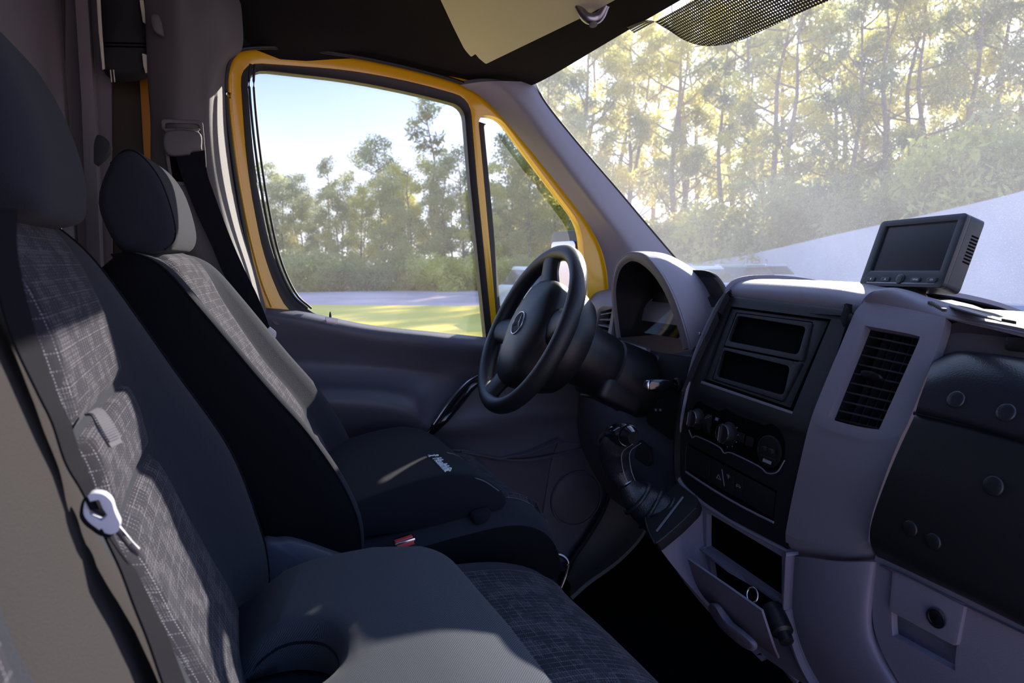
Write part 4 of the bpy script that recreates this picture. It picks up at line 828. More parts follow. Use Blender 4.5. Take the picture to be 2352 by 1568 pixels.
# instrument binnacle
BN = A(1, 0, .22); BN /= np.linalg.norm(BN); BP0 = A(.88, 0, .967)
def bq(x, y, o=0.): return on_plane(x, y, BP0+A(o, 0, 0), BN)
ao = [(1418, 775), (1409, 705), (1407, 655), (1416, 610), (1439, 586), (1460, 583), (1480, 589), (1501, 609), (1523, 639), (1544, 680), (1562, 728), (1575, 773), (1581, 800)]
ai = [(1426, 775), (1417, 705), (1415, 660), (1425, 620), (1443, 602), (1459, 600), (1478, 610), (1499, 630), (1519, 659), (1536, 694), (1550, 734), (1563, 775), (1569, 803)]
bin_ = empty('instrument_binnacle', (1.0, .385, .8)); bin_.parent = dash; bin_.matrix_parent_inverse = dash.matrix_world.inverted()
fo_ = [bq(x, y) for x, y in ao]; fi_ = [bq(x, y, .004) for x, y in ai]
def rear(p, dx, s, zs): return A(p[0]+dx, .385+(p[1]-.385)*s, .80+(p[2]-.78)*zs)
fo0 = [p+A(.006, 0, 0)+(p-A(p[0], .385, .80))*.03 for p in fo_]
sheet('hood', [fi_, [(a*.5+b*.5)-A(.003, 0, 0) for a, b in zip(fi_, fo_)], fo_, fo0, [rear(p, .07, .98, .90) for p in fo_], [rear(p, .15, .90, .70) for p in fo_], [rear(p, .24, .8, .45) for p in fo_], [rear(p, .30, .72, .25) for p in fo_]], GREY, bin_, th=.005, n=(44, 60), sharp=60, toward=(.9, .385, 2.))
sheet('hood_lining', [fi_, [A(p[0]+.04, .385+(p[1]-.385)*.97, .80+(p[2]-.80)*.96) for p in fi_], [A(p[0]+.085, .385+(p[1]-.385)*.93, .79+(p[2]-.79)*.88) for p in fi_], [A(p[0]+.12, .385+(p[1]-.385)*.9, .79+(p[2]-.79)*.84) for p in fi_]], BLK, bin_, th=.003, n=(14, 50), sharp=60, toward=(.9, .385, .85))
gn_ = BN; gcent = A(1.02, .36, .845)
slab('cluster_face', roundp([A(x, y, z) for x, y, z in [(1.035, .20, .76), (1.035, .56, .76), (.99, .54, .93), (.99, .24, .93)]], [.01, .01, .06, .06], 8), (.006, 0, .001), BLKM, bin_)
for cx, cy, r in ((.455, .83, .045), (.30, .83, .045)):
    c = A(1.015-(cy-.83)*.25, cx, cy)
    lathe('gauge_dial', [(r*1.06, -.012), (r*1.08, -.012), (r*1.08, .0), (r, .0), (r, .004), (.002, .004)], c, -gn_*-1, BLK, bin_, 36)
    uu = A(0, 1, 0); vv = np.cross(gn_, uu); vv = vv if vv[2] > 0 else -vv; p0_ = c-gn_*.002
    for i in range(21):
        a = radians(-130+i*13); d = -sin(a)*uu+cos(a)*vv; L = .009 if i % 2 == 0 else .005
        box('dial_tick', p0_+d*(r*.86-L/2), (.0008, .0011, L), SYM, bin_, ax=(gn_, np.cross(gn_, d), d), bevel=0)
    for i, s_ in enumerate(('20', '40', '60', '80', '100', '120', '140') if cx > .4 else ('1', '2', '3', '4', '5', '6')):
        a = radians(-104+i*(26 if cx > .4 else 40)); d = -sin(a)*uu+cos(a)*vv; text('dial_number', s_, .008, p0_+d*r*.58-vv*.003-gn_*.001, -uu, vv, SYM, bin_, align='CENTER')
    d = -sin(radians(-125))*uu+cos(radians(-125))*vv; box('needle', p0_+d*r*.38-gn_*.003, (.001, .0018, r*.8), REDP, bin_, ax=(gn_, np.cross(gn_, d), d), bevel=0)
sheet('cluster_lens', [[A(.955, y, .775+.0*y), A(.972, y, .82), A(.985, y, .865), A(.985, y, .915)] for y in (.215, .30, .385, .47, .545)], LENS, bin_, th=.0015, n=(14, 10))
# driver side lower dash
dl = [[(1330, 775, .99), (1392, 772, .965), (1440, 790, .955), (1490, 803, .955), (1540, 812, .955), (1590, 802, .955), (1640, 790, .96)],
      [(1330, 800, .96), (1392, 792, .93), (1440, 803, .925), (1486, 818, .925), (1532, 830, .925), (1590, 828, .93), (1640, 820, .94)],
      [(1330, 900, .95), (1392, 890, .92), (1440, 890, .91), (1480, 890, .905), (1526, 895, .905), (1580, 900, .91), (1620, 900, .92)],
      [(1330, 1000, .95), (1400, 1000, .91), (1440, 1000, .90), (1475, 1000, .895), (1520, 1000, .895), (1560, 1005, .90), (1600, 1010, .91)],
      [(1360, 1080, .98), (1420, 1090, .95), (1455, 1090, .91), (1485, 1100, .895), (1525, 1110, .895), (1560, 1110, .90), (1600, 1110, .91)],
      [(1400, 1140, 1.04), (1450, 1150, 1.02), (1480, 1150, .98), (1500, 1165, .93), (1530, 1180, .91), (1570, 1190, .91), (1610, 1190, .91)],
      [(1430, 1180, 1.12), (1480, 1200, 1.1), (1500, 1200, 1.08), (1520, 1230, 1.05), (1560, 1260, 1.0), (1600, 1290, .96), (1640, 1300, .95)]]
sheet('driver_panel', [[at(x, y, X=X) for x, y, X in r] for r in dl], DOORG, dash, th=.01, n=(44, 36), sharp=60)
def dq(x, y, o=.003):
    X = .93-.25*max(0, (y-800))/1000.; return at(x, y, X=X-o)
def dslab(nm, pts, o, th, m, r=0, bevel=.001): q = [dq(x, y, o) for x, y in pts]; return slab(nm, roundp(q, r) if r else q, (th, 0, 0), m, dash, bevel=bevel)
dslab('release_surround', [(1402, 776), (1486, 800), (1482, 850), (1470, 860), (1462, 842), (1404, 812)], .006, .01, GREY, .006)
tube('release_slot', [dq(x, y, .009) for x, y in [(1411, 806), (1416, 800), (1430, 799), (1448, 804), (1460, 812), (1464, 822)]], .0025, VOID, dash, 26, 8)
dslab('ignition_panel', [(1516, 812), (1560, 818), (1592, 822), (1572, 900), (1544, 1012), (1486, 972), (1484, 950), (1494, 890)], .004, .012, BLKM, .008)
dslab('lower_switch_panel', [(1466, 1010), (1490, 1030), (1492, 1062), (1486, 1072), (1456, 1050)], .004, .01, BLKM, .004)
for x in (1504, 1514): dslab('window_switch', [(x, 916), (x+7, 919), (x+5, 950), (x-2, 947)], .007, .005, BLK, .002, .0006)
for x in (1500, 1510): dslab('symbol', [(x+4, 938), (x+8, 939), (x+8, 944), (x+4, 943)], .0085, .0006, SYM, 0, 0)
c = dq(1556, 884, .006); lathe('ignition_ring', [(.016, 0), (.016, .004), (.0125, .006), (.012, .001), (.003, .001)], c, (-1, 0, .1), BLK, dash, 30)
tube('ignition_bright_ring', [c+A(-.006, 0, 0)+.0135*A(0, cos(a), sin(a)) for a in np.linspace(0, 2*pi, 16, endpoint=False)], .0009, STEEL, dash, 30, 6, closed=True)
key = empty('ignition_key', c, 'black ignition key with bright end in the ignition lock', 'key')
kd = A(-1, .28, .04); kd /= np.linalg.norm(kd); kc = c+kd*.034
pillow('key_fob', [c+kd*.010+A(0, 0, .004), c+kd*.026+A(0, 0, .012), c+kd*.058+A(0, 0, .012), c+kd*.068+A(0, 0, .004), c+kd*.068+A(0, 0, -.012), c+kd*.03+A(0, 0, -.014), c+kd*.010+A(0, 0, -.006)], -.007, .007, PIANO, key, r=.005, nst=8)
pillow('fob_end', [c+kd*.066+A(0, 0, .009), c+kd*.073+A(0, 0, .004), c+kd*.073+A(0, 0, -.010), c+kd*.066+A(0, 0, -.014)], -.006, .006, CHR, key, r=.003, nst=6)
lathe('key_blade', [(.004, 0), (.0045, .003), (.0045, .022)], c+A(.004, 0, 0), kd, STEEL, key, 12)
fill = [[at(1606, 742, X=1.0), at(1622, 722, X=1.0), at(1650, 716, X=1.0)], [at(1600, 765, X=.985), at(1618, 745, X=.975), at(1650, 740, X=.98)], [at(1590, 802, X=.98), at(1608, 800, X=.965), at(1650, 800, X=.97)]]
sheet('hood_infill', fill, GREY, dash, th=.01, n=(14, 14), sharp=60)
disc('reset_knob', at(1612, 769, X=.963), (-1, 0, .3), .005, .012, CHR, dash)
# outer vent on the driver side
lv = empty('outer_air_vent', at(1388, 748, X=.93)); lv.parent = dash; lv.matrix_parent_inverse = dash.matrix_world.inverted()
LQ = [(1379, 716), (1406, 708), (1394, 778), (1366, 764)]; lq = [at(x, y, X=.925) for x, y in LQ]
def lp(u, v, d): a, b, c_, e = lq; return (a*(1-u)+b*u)*(1-v)+(e*(1-u)+c_*u)*v+A(d, 0, 0)
slab('vent_surround', roundp([at(x, y, X=.922) for x, y in [(1372, 712), (1384, 702), (1412, 704), (1400, 800), (1372, 800), (1360, 770)]], .006), (.03, 0, 0), GREY, lv, [lq], bevel=.002)
slab('vent_back', [lp(-.1, -.1, .03), lp(1.1, -.1, .03), lp(1.1, 1.1, .03), lp(-.1, 1.1, .03)], (.001, 0, 0), VOID, lv, bevel=0)
for i in range(4): v = .16+i*.24; slab('slat', [lp(0, v, .002), lp(1, v, .002), lp(1, v-.05, .016), lp(0, v-.05, .016)], (0, 0, .003), GREY, lv, bevel=.0008)

# ------------------------------------------------------------------ monitor on the dashboard
TL, TRc, BR, BL = A(1.097, -.065, 1.023), A(1.059, -.246, 1.026), A(1.019, -.24, .908), A(1.056, -.059, .905)
mr = (TRc-TL)/np.linalg.norm(TRc-TL); mu = (TL-BL); mu -= mr*(mu@mr); mu /= np.linalg.norm(mu); mn = np.cross(mr, mu); mc = (TL+TRc+BR+BL)/4
mn = mn if mn@(CAM-mc) > 0 else -mn
mon = empty('dash_monitor', mc-mu*.065, 'small black monitor with dark screen standing on the dashboard', 'monitor')
def mq(u, v, d=0.): return mc+mr*u+mu*v+mn*d
W2, H2 = .0925, .0605
rr_ = roundp([mq(-W2, H2, -.008), mq(W2, H2, -.008), mq(W2, -H2, -.008), mq(-W2, -H2, -.008)], .009, 5)
slab('housing', rr_, -mn*.026, MON, mon, bevel=.003, bseg=3)
slab('front_bezel', roundp([mq(-W2, H2, 0), mq(W2, H2, 0), mq(W2, -H2, 0), mq(-W2, -H2, 0)], .009, 5), -mn*.0078, MON, mon, [roundp([mq(-.0775, .050), mq(.0775, .050), mq(.0775, -.0335), mq(-.0775, -.0335)], .002, 2)], bevel=.0018)
slab('screen', [mq(-.079, .0515, -.004), mq(.079, .0515, -.004), mq(.079, -.035, -.004), mq(-.079, -.035, -.004)], -mn*.002, SCRN, mon, bevel=0)
for x0, x1, y in ((-.0775, .0775, -.0338),): box('screen_edge', mq(0, y, -.0008), (.155, .0012, .001), STEEL, mon, ax=(mr, mu, mn), bevel=.0002)
box('screen_edge', mq(.0778, .008, -.0008), (.0010, .083, .001), STEEL, mon, ax=(mr, mu, mn), bevel=.0002)
for i, (u, lab) in enumerate(((-.066, 'v'), (-.031, '^'), (.036, 'MENU'), (.069, 'CH'))):
    b = slab('button', roundp([mq(u-.010, -.0445, .0016), mq(u+.010, -.0445, .0016), mq(u+.010, -.0525, .0016), mq(u-.010, -.0525, .0016)], .004, 4), -mn*.003, MON, mon, bevel=.0008)
    if lab in 'v^':
        s_ = -1 if lab == 'v' else 1; slab('button_mark', [mq(u-.0022, -.0485-s_*.0014, .0017), mq(u+.0022, -.0485-s_*.0014, .0017), mq(u, -.0485+s_*.002, .0017)], mn*.0002, WHITE, b, bevel=0)
    else: text('button_text', lab, .0042, mq(u, -.0500, .0017), mr, mu, WHITE, b, align='CENTER')
disc('round_button', mq(.002, -.0475, -.001), mn, .0085, .0035, MON, mon, bev=.001)
box('button_strip', mq(.0, -.0545, -.0002), (.15, .0016, .001), STEEL, mon, ax=(mr, mu, mn), bevel=.0003)
for i in range(9):
    v = .030-i*.0052; box('cooling_slot', mc+mr*(W2+.0001)+mu*v-mn*.026, (.0008, .0026, .013), VOID, mon, ax=(mr, mu, mn), bevel=.0002)
pillow('stand', [mq(-.03, -H2+.004, -.028), mq(.03, -H2+.004, -.028), mq(.035, -.085, -.03), mq(-.035, -.085, -.03)], 0, .02, BLKM, mon, r=.004, nst=6, dirv=tuple(mn))
disc('stand_foot', mc-mu*.078-mn*.02+A(0, 0, 0), (0, 0, 1), .035, .008, BLKM, mon)

# ------------------------------------------------------------------ steering wheel
WC = A(.622, .42, .803); TLT = radians(26.4); YW = radians(3.3); wn = A(-cos(TLT)*cos(YW), cos(TLT)*sin(YW), sin(TLT)); wr = A(-sin(YW), -cos(YW), 0); wu = np.cross(wn, wr); wu = wu if wu[2] > 0 else -wu
def wq(a, r, o=0.): return WC+r*(sin(a)*wr+cos(a)*wu)+wn*o
sw_ = empty('steering_wheel', WC, 'black steering wheel with round silver star emblem on its hub', 'steering wheel')
RR = .1845
tube('rim', [wq(a, RR) for a in np.linspace(0, 2*pi, 72, endpoint=False)], .0175, WHEELM, sw_, 96, 16, closed=True, up=tuple(wn), flat=(1, 1.1))
def hubp(l): return [wq(radians(a), r, o) for a, r, o in l]
# hub cushion: rounded triangle
ho = [(0, .098), (28, .100), (55, .085), (90, .084), (125, .085), (152, .108), (180, .112), (208, .108), (235, .085), (270, .084), (305, .085), (332, .100)]
ring = lambda s, o: cr([wq(radians(a), r*s*1.18, o) for a, r in ho], 48, True)
V = []; Fc = []
lv_ = [(1.0, -.035), (1.03, -.022), (1.03, -.006), (.99, .006), (.86, .016), (.6, .024), (.3, .027), (.05, .028)]
for s, o in lv_: V += ring(s, o)
for i in range(len(lv_)-1):
    for j in range(48): Fc.append((i*48+j, i*48+(j+1) % 48, (i+1)*48+(j+1) % 48, (i+1)*48+j))
Fc += [tuple(range(47, -1, -1)), tuple((len(lv_)-1)*48+j for j in range(48))]
mk('airbag_cover', V, Fc, BLK, sw_, sharp=50)
for a in (-16, -98, -164, 78):
    ar = radians(a); w0, w1 = (.038, .030)
    tube('spoke', [wq(ar, .07, -.018), wq(ar, .11, -.014), wq(ar, .145, -.006), wq(ar, .182, 0)], [.046, .040, .032, .034], WHEELM, sw_, 14, 14, up=tuple(wn), flat=(1, .45))
tube('emblem_ring', [wq(a, .0265, .0292) for a in np.linspace(0, 2*pi, 32, endpoint=False)], .0014, CHR, sw_, 48, 8, closed=True, up=tuple(wn))
ctr = wq(0, 0, .0285)
for i in range(3):
    a = i*2*pi/3+.1; d = sin(a)*wr+cos(a)*wu; s_ = np.cross(wn, d)
    mk('emblem_star_arm', [ctr+d*.025+wn*.0012, ctr+s_*.0038-d*.002+wn*.0008, ctr-s_*.0038-d*.002+wn*.0008, ctr+wn*.0034, ctr+d*.025, ctr+s_*.0038, ctr-s_*.0038, ctr], [(0, 1, 3), (0, 3, 2), (4, 7, 5), (4, 6, 7), (0, 4, 5, 1), (0, 2, 6, 4), (1, 5, 7, 3), (2, 3, 7, 6)], CHR, sw_, smooth=False)
disc('emblem_plate', wq(0, 0, .0265), wn, .026, .0015, BLKM, sw_, k=36)
lathe('hub_back', [(.03, .02), (.095, .020), (.118, .045), (.125, .075), (.115, .10), (.085, .115), (.05, .118)], WC, -wn, BLK, sw_, 40, up=(0, 1, 0))
col_ = empty('steering_column', WC-wn*.2, 'black steering column shroud between the wheel and the dashboard', 'steering column')
lathe('shroud', [(.05, .118), (.070, .12), (.073, .14), (.071, .20), (.068, .215), (.066, .218), (.070, .222), (.074, .26), (.078, .34), (.06, .36)], WC, -wn, BLK, col_, 40, sx=1.0, sy=.95, up=(0, 1, 0))
cb = WC-wn*.25; box('lower_housing', cb-wu*.05, (.12, .13, .06), BLK, col_, ax=(-wn, (0, 1, 0), wu), bevel=.02, bseg=4)
tube('adjust_lever', [at(1331, 905, Y=.40), at(1352, 908, Y=.40), at(1385, 915, Y=.41), at(1420, 935, Y=.42)], [.004, .006, .0065, .010], BLK, col_, 20, 10)
for s in (1,):
    tube('wiper_stalk', [WC-wn*.16+wr*-.06, WC-wn*.15+wr*-.12, WC-wn*.13+wr*-.19], [.008, .0075, .009], BLK, col_, 16, 10)

# ------------------------------------------------------------------ gear lever
gl = empty('gear_lever', gp0, 'black leather gear lever with glossy cap and pleated gaiter', 'gear lever')
kx = [(1421, 1010, .715), (1418, 1040, .722), (1422, 1075, .735), (1436, 1112, .75)]
tube('grip', [at(1432, 1008, X=.70), at(1418, 1020, X=.70), at(1412, 1042, X=.705), at(1419, 1075, X=.715), at(1436, 1108, X=.725)], [.018, .032, .033, .029, .021], LEATH, gl, 36, 18, up=(0, 1, 0), flat=(1, .9))
tube('cap', [at(1389, 1034, X=.697), at(1392, 1016, X=.70), at(1410, 1003, X=.70), at(1436, 998, X=.70), at(1456, 1006, X=.70)], [.008, .018, .023, .024, .013], PIANO, gl, 30, 18, up=(0, 1, 0))
for o in (-.010, .008): tube('seam', [at(1446, 1006, X=.70)+A(o, -.026, -.004), at(1420, 1030, X=.70)+A(o, -.030, 0), at(1424, 1068, X=.713)+A(o, -.027, 0), at(1438, 1098, X=.724)+A(o, -.020, 0)], .0007, SYM, gl, 24, 5)
tube('collar', [at(1430, 1096, X=.724), at(1440, 1112, X=.729)], .0185, STEEL, gl, 6, 16)
tube('gaiter', [at(1437, 1108, X=.729), at(1455, 1135, X=.745), at(1482, 1158, X=.765), at(1512, 1178, X=.785), at(1535, 1195, X=.80)], [.018, .030, .038, .044, .050], LEATH, gl, 40, 20, up=(0, 1, 0), flat=(1, .9))
for f, rr2 in ((.35, .036), (.62, .0425), (.85, .048)):
    pp = cr([at(1437, 1108, X=.729), at(1455, 1135, X=.745), at(1482, 1158, X=.765), at(1512, 1178, X=.785), at(1535, 1195, X=.80)], 50); i = int(f*49); t_ = pp[min(i+1, 49)]-pp[i-1]; t_ /= np.linalg.norm(t_); s_ = np.cross(A(0, 1, 0), t_); s_ /= np.linalg.norm(s_); q_ = np.cross(t_, s_)
    tube('pleat', [pp[i]+rr2*(cos(a)*s_+sin(a)*q_*.9) for a in np.linspace(0, 2*pi, 24, endpoint=False)], .0045, LEATH, gl, 40, 8, closed=True, up=tuple(t_))
# ------------------------------------------------------------------ seats
def loft(name, rings, m, parent, segm=None, mats=(), sharp=60):
    n = len(rings[0]); V = [p for r in rings for p in r]; Fc = []
    for i in range(len(rings)-1):
        for j in range(n): Fc.append((i*n+j, i*n+(j+1) % n, (i+1)*n+(j+1) % n, (i+1)*n+j))
    for base in (0, (len(rings)-1)*n):
        c = sum(V[base:base+n])/n; V.append(c); ci = len(V)-1
        for j in range(n): Fc.append((base+j, base+(j+1) % n, ci))
    L = np.concatenate([[0], np.cumsum([np.linalg.norm(rings[i+1][0]-rings[i][0]) for i in range(len(rings)-1)])])
    uv = [(V[k][1], L[min(k//n, len(L)-1)]) for k in range(len(V))]
    o = mk(name, V, Fc, m, parent, uv=uv, sharp=sharp)
    if segm:
        for x in mats: o.data.materials.append(x)
        ns = (len(rings)-1)*n
        for p in o.data.polygons:
            vs_ = list(p.vertices)
            if all(v < len(rings)*n for v in vs_):
                js = sorted({v % n for v in vs_}); j = js[0] if not (0 in js and n-1 in js) else n-1
                p.material_index = segm[j]
    return o
def stations(F, B, n):
    f = cr([A(x, 0, z) for x, z in F], n); b = cr([A(x, 0, z) for x, z in B], n); return f, b
RINGT = [(-.58, 0, 1), (-.3, 0, 1.06), (0, 0, 1.08), (.3, 0, 1.06), (.58, 0, 1), (.66, 0, .82), (.74, 0, .36), (.82, 0, .06), (.90, .0, 0), (.955, .05, 0), (.985, .16, 0), (1, .35, 0), (1, .65, 0), (.98, .86, 0), (.92, .97, 0), (.7, 1, 0), (0, 1, 0),
         (-.7, 1, 0), (-.92, .97, 0), (-.98, .86, 0), (-1, .65, 0), (-1, .35, 0), (-.985, .16, 0), (-.955, .05, 0), (-.90, 0, 0), (-.82, 0, .06), (-.74, 0, .36), (-.66, 0, .82)]
def backrest(parent, F, B, W, yc, rec, n=40, mats=(FAB, FABS)):
    f, b = stations(F, B, n); Wn = [float(x[0]) for x in cr([[w_] for w_ in W], n)]; Rn = [float(x[0]) for x in cr([[w_] for w_ in rec], n)]
    rings = []
    for i in range(n):
        d = (b[i]-f[i]); L = np.linalg.norm(d); d = d/L; r = []
        for k_, t_, rc in RINGT: r.append(f[i]+d*(L*t_+Rn[i]*rc)+A(.034*k_*(1-t_), yc+k_*Wn[i], 0))
        rings.append(r)
    seg = [0]*len(RINGT)
    for j in range(9, 23): seg[j] = 1
    o = loft('backrest', rings, mats[0], parent, seg, [mats[1]]); return rings
def pads(parent, name, rings, cols, s0, s1, m, lift=.006, puff=.006, edge=.10, yclip=None, nv=22, nu=18):
    """a padded insert following the given ring columns between stations s0..s1"""
    R = len(rings); rows = []
    for i in range(nv):
        v = i/(nv-1); s = s0+(s1-s0)*v; i0 = min(int(s), R-2); f = s-i0
        pts = [rings[i0][c]*(1-f)+rings[i0+1][c]*f for c in cols]; pts = cr(pts, nu)
        up_ = rings[min(i0+1, R-1)][cols[len(cols)//2]]-rings[i0][cols[len(cols)//2]]; nrm = np.cross(up_, A(0, 1, 0)); nrm /= np.linalg.norm(nrm)+1e-9
        if nrm@(CAM-pts[0]) < 0 and abs(nrm[0]) > .2: nrm = -nrm
        ev = min(v, 1-v)/edge; ev = sqrt(max(0, 1-(1-min(1, ev))**2)); row = []
        for j, p in enumerate(pts):
            u = j/(nu-1); eu = min(u, 1-u)/edge; eu = sqrt(max(0, 1-(1-min(1, eu))**2))
            row.append(p+nrm*(-.004+(lift+puff*sin(pi*v)**.5+.004)*min(ev, eu)))
        rows.append(row)
    G = rows; return sheet(name, G, m, parent, th=.012, n=(nv, nu), sharp=70)

# --- driver's seat
ds = empty('driver_seat', (.3, .42, .1), 'black fabric driver seat with plaid centre and a head restraint', 'seat')
DF = [(.18, .36), (.232, .42), (.24, .49), (.215, .57), (.16, .666), (.096, .751), (.01, .871), (-.035, .93), (-.065, .954), (-.098, .964), (-.125, .962)]
DB = [(.04, .33), (.05, .38), (.045, .45), (.02, .53), (-.03, .63), (-.08, .71), (-.145, .82), (-.18, .89), (-.18, .925), (-.165, .945), (-.150, .953)]
dr = backrest(ds, DF, DB, [.20, .225, .232, .232, .23, .228, .212, .185, .170, .155, .14], .42, [.02, .04, .05, .05, .048, .045, .03, .014, .006, .002, 0], 44)
pads(ds, 'plaid_insert', dr, (28-28+0, 1, 2, 3, 4), 15, 40, PLAID, .005, .003)
pads(ds, 'plaid_insert', dr, (0, 1, 2, 3, 4), 2, 14.4, PLAID, .005, .003)
for cc in (9, 23): tube('side_piping', [dr[i][cc]*.9+dr[i][cc-(1 if cc == 9 else -1)]*.1 for i in range(2, 41, 2)], .0022, FABS, ds, 60, 6)
hr = pillow('head_restraint', [A(x-.006, .30, z-.008) for x, z in ((-.150, 1.112), (-.128, 1.134), (-.105, 1.130), (-.078, 1.092), (-.062, 1.035), (-.060, .995), (-.078, .974), (-.125, .970), (-.150, .985), (-.170, 1.05))], 0, .26, FAB, ds, r=.024, nst=16, dirv=(.10, 1, 0))
for dy in (-.06, .06): lathe('head_restraint_post', [(.006, 0), (.006, .05)], (-.118+0, .42+dy, .935), (0, 0, 1), TONG, ds, 14)
tube('head_restraint_seam', [A(x-.004, .312, z-.008) for x, z in ((-.148, 1.110), (-.128, 1.131), (-.107, 1.127), (-.081, 1.090), (-.0655, 1.035), (-.0635, .996), (-.080, .977))], .0022, FABS, ds, 40, 6)
def cushion(parent, T, B, ys, offs, name='cushion', n=34, mats=(FAB, FABS), segs=None, corner=.02):
    """T/B: (x, z) of the top and underside from the back to the front; ys/offs: lateral section"""
    f, b = stations(T, B, n); rings = []
    y0, y1 = ys[0], ys[-1]
    for i in range(n):
        d = b[i]-f[i]; r = []
        for y, o_ in zip(ys, offs): r.append(f[i]+A(0, y, 0)-d/np.linalg.norm(d)*o_)
        r.append(f[i]+d*.14+A(0, y1+corner, 0)); r.append(f[i]+d*.5+A(0, y1+corner*1.1, 0)); r.append(f[i]+d*.88+A(0, y1+corner*.8, 0)); r.append(b[i]+A(0, y1-.01, 0))
        r.append(b[i]+A(0, (y0+y1)/2, 0)); r.append(b[i]+A(0, y0+.01, 0)); r.append(f[i]+d*.88+A(0, y0-corner*.8, 0)); r.append(f[i]+d*.5+A(0, y0-corner*1.1, 0)); r.append(f[i]+d*.14+A(0, y0-corner, 0))
        rings.append(r)
    k_ = len(ys); seg = [0]*len(rings[0])
    for j in range(k_, k_+8): seg[j] = 1
    loft(name, rings, mats[0], parent, seg, [mats[1]]); return rings
dc = cushion(ds, [(.12, .44), (.25, .455), (.38, .472), (.48, .478), (.54, .462), (.578, .425), (.592, .38), (.588, .345)], [(.10, .34), (.22, .33), (.34, .33), (.42, .335), (.47, .335), (.50, .335), (.53, .333), (.56, .332)],
             [.205, .23, .26, .30, .42, .54, .58, .61, .635], [-.006, .004, .008, .0, -.004, 0, .008, .004, -.006])
pads(ds, 'plaid_insert', dc, (2, 3, 4, 5, 6), 8, 26, PLAID, .010, .002, edge=.04)
pillow('seat_shell', [A(.10, .21, .33), A(.30, .21, .335), (.44, .21, .342), (.575, .21, .342), (.60, .21, .30), (.57, .21, .20), (.40, .21, .16), (.10, .21, .16)], 0, .42, BLK, ds, r=.02, nst=10)
box('seat_pedestal', (.30, .42, .09), (.42, .36, .17), BLKM, ds, bevel=.02)
tube('height_bar', [at(1262, 1268, Y=.26), at(1284, 1272, Y=.26), at(1304, 1288, Y=.25), at(1300, 1318, Y=.25), at(1282, 1362, Y=.25), at(1270, 1372, Y=.27)], .0045, STEEL, ds, 40, 10)
pillow('side_cover', [at(600, 1260, Y=.17), at(640, 1243, Y=.17), at(690, 1246, Y=.17), at(800, 1285, Y=.17), at(870, 1310, Y=.17), at(860, 1400, Y=.17), at(600, 1400, Y=.17)], 0, .035, DOORG, ds, r=.012, nst=8)
# --- buckle
bk = empty('belt_buckle', at(925, 1262, Y=.165), 'black seat belt buckle with a red release button beside the driver seat', 'buckle')
b0 = at(928, 1244, Y=.165); bu = at(905, 1225, Y=.165)-at(918, 1290, Y=.165); bu /= np.linalg.norm(bu); br_ = at(953, 1258, Y=.165)-at(903, 1232, Y=.165); br_ -= bu*(br_@bu); br_ /= np.linalg.norm(br_); bn_ = np.cross(br_, bu); bc = at(928, 1243, Y=.165)
box('buckle_body', bc-bu*.03, (.036, .062, .020), BLKM, bk, ax=(br_, bu, bn_), bevel=.003)
box('buckle_rim', bc-bu*.000, (.037, .010, .021), CHR, bk, ax=(br_, bu, bn_), bevel=.003)
box('release_button', bc+bu*.0035, (.032, .006, .011), REDP, bk, ax=(br_, bu, bn_), bevel=.0015)
box('release_button_face', bc-bu*.002+bn_*(.0105 if bn_@(CAM-bc) > 0 else -.0105), (.030, .007, .002), REDP, bk, ax=(br_, bu, bn_), bevel=.0008)
box('buckle_slot', bc+bu*.0055+bn_*-.006*(1 if bn_@(CAM-bc) > 0 else -1), (.028, .003, .004), VOID, bk, ax=(br_, bu, bn_), bevel=.0005)

# --- passenger bench
bs_ = empty('passenger_bench', (.2, -.35, .1), 'double passenger bench in black fabric with plaid inserts nearest the camera', 'seat')
BF = [(.02, .38), (.042, .44), (.045, .50), (.034, .565), (.0, .68), (-.066, .80), (-.142, .935), (-.182, .985), (-.21, 1.003), (-.235, 1.006)]
BB = [(-.07, .36), (-.075, .42), (-.085, .50), (-.10, .57), (-.14, .68), (-.19, .80), (-.245, .91), (-.262, .955), (-.262, .985), (-.252, 1.0)]
f, b = stations(BF, BB, 44); rings = []
BY = [-.88, -.82, -.77, -.72, -.66, -.575, -.55, -.48, -.42, -.345, -.31, -.23, -.155, -.08, -.0, .025, .05, .078, .095, .108]
BR_ = [.05, .0, .2, .8, 1, 1, .93, .88, .88, .93, 1, 1.03, 1.04, 1.03, 1, .72, .34, .07, 0, .05]
for i in range(44):
    d = b[i]-f[i]; L = np.linalg.norm(d); d /= L; v = i/43; fade = float(np.interp(f[i][2], [.38, .47, .55, .63, .735, .80, .90, .985], [.03, .05, .072, .082, .078, .052, .022, .008])); r = []; sh = max(0, v-.86)/.14*.05
    for y, q in zip(BY, BR_): r.append(f[i]+d*q*fade+A(0, y-(sh if y > 0 else 0), 0))
    for y, t_ in ((.118, .10), (.122, .35), (.122, .65), (.115, .88), (.10, 1.0), (-.3, 1.), (-.86, 1.), (-.90, .8), (-.905, .4), (-.90, .08)): r.append(f[i]+d*L*t_+A(0, y-(sh if y > 0 else 0), 0))
    rings.append(r)
seg = [0]*len(rings[0])
for j in range(6, 9): seg[j] = 2
for j in range(19, 29): seg[j] = 1
def sidx(z): return float(np.interp(z, [q[2] for q in f[:40]], range(40)))
loft('backrest', rings, FAB, bs_, seg, [FABS, FABG])
cols = (10, 11, 12, 13, 14)
pads(bs_, 'plaid_insert', rings, cols, sidx(.803), 41.5, PLAID, .006, .009, edge=.045, nv=26)
pads(bs_, 'plaid_insert', rings, cols, sidx(.719), sidx(.801), PLAID, .006, .009, edge=.07)
pads(bs_, 'plaid_insert', rings, cols, 2.0, sidx(.717), PLAID, .005, .007, edge=.045, nv=26)
cols2 = (3, 4, 5)
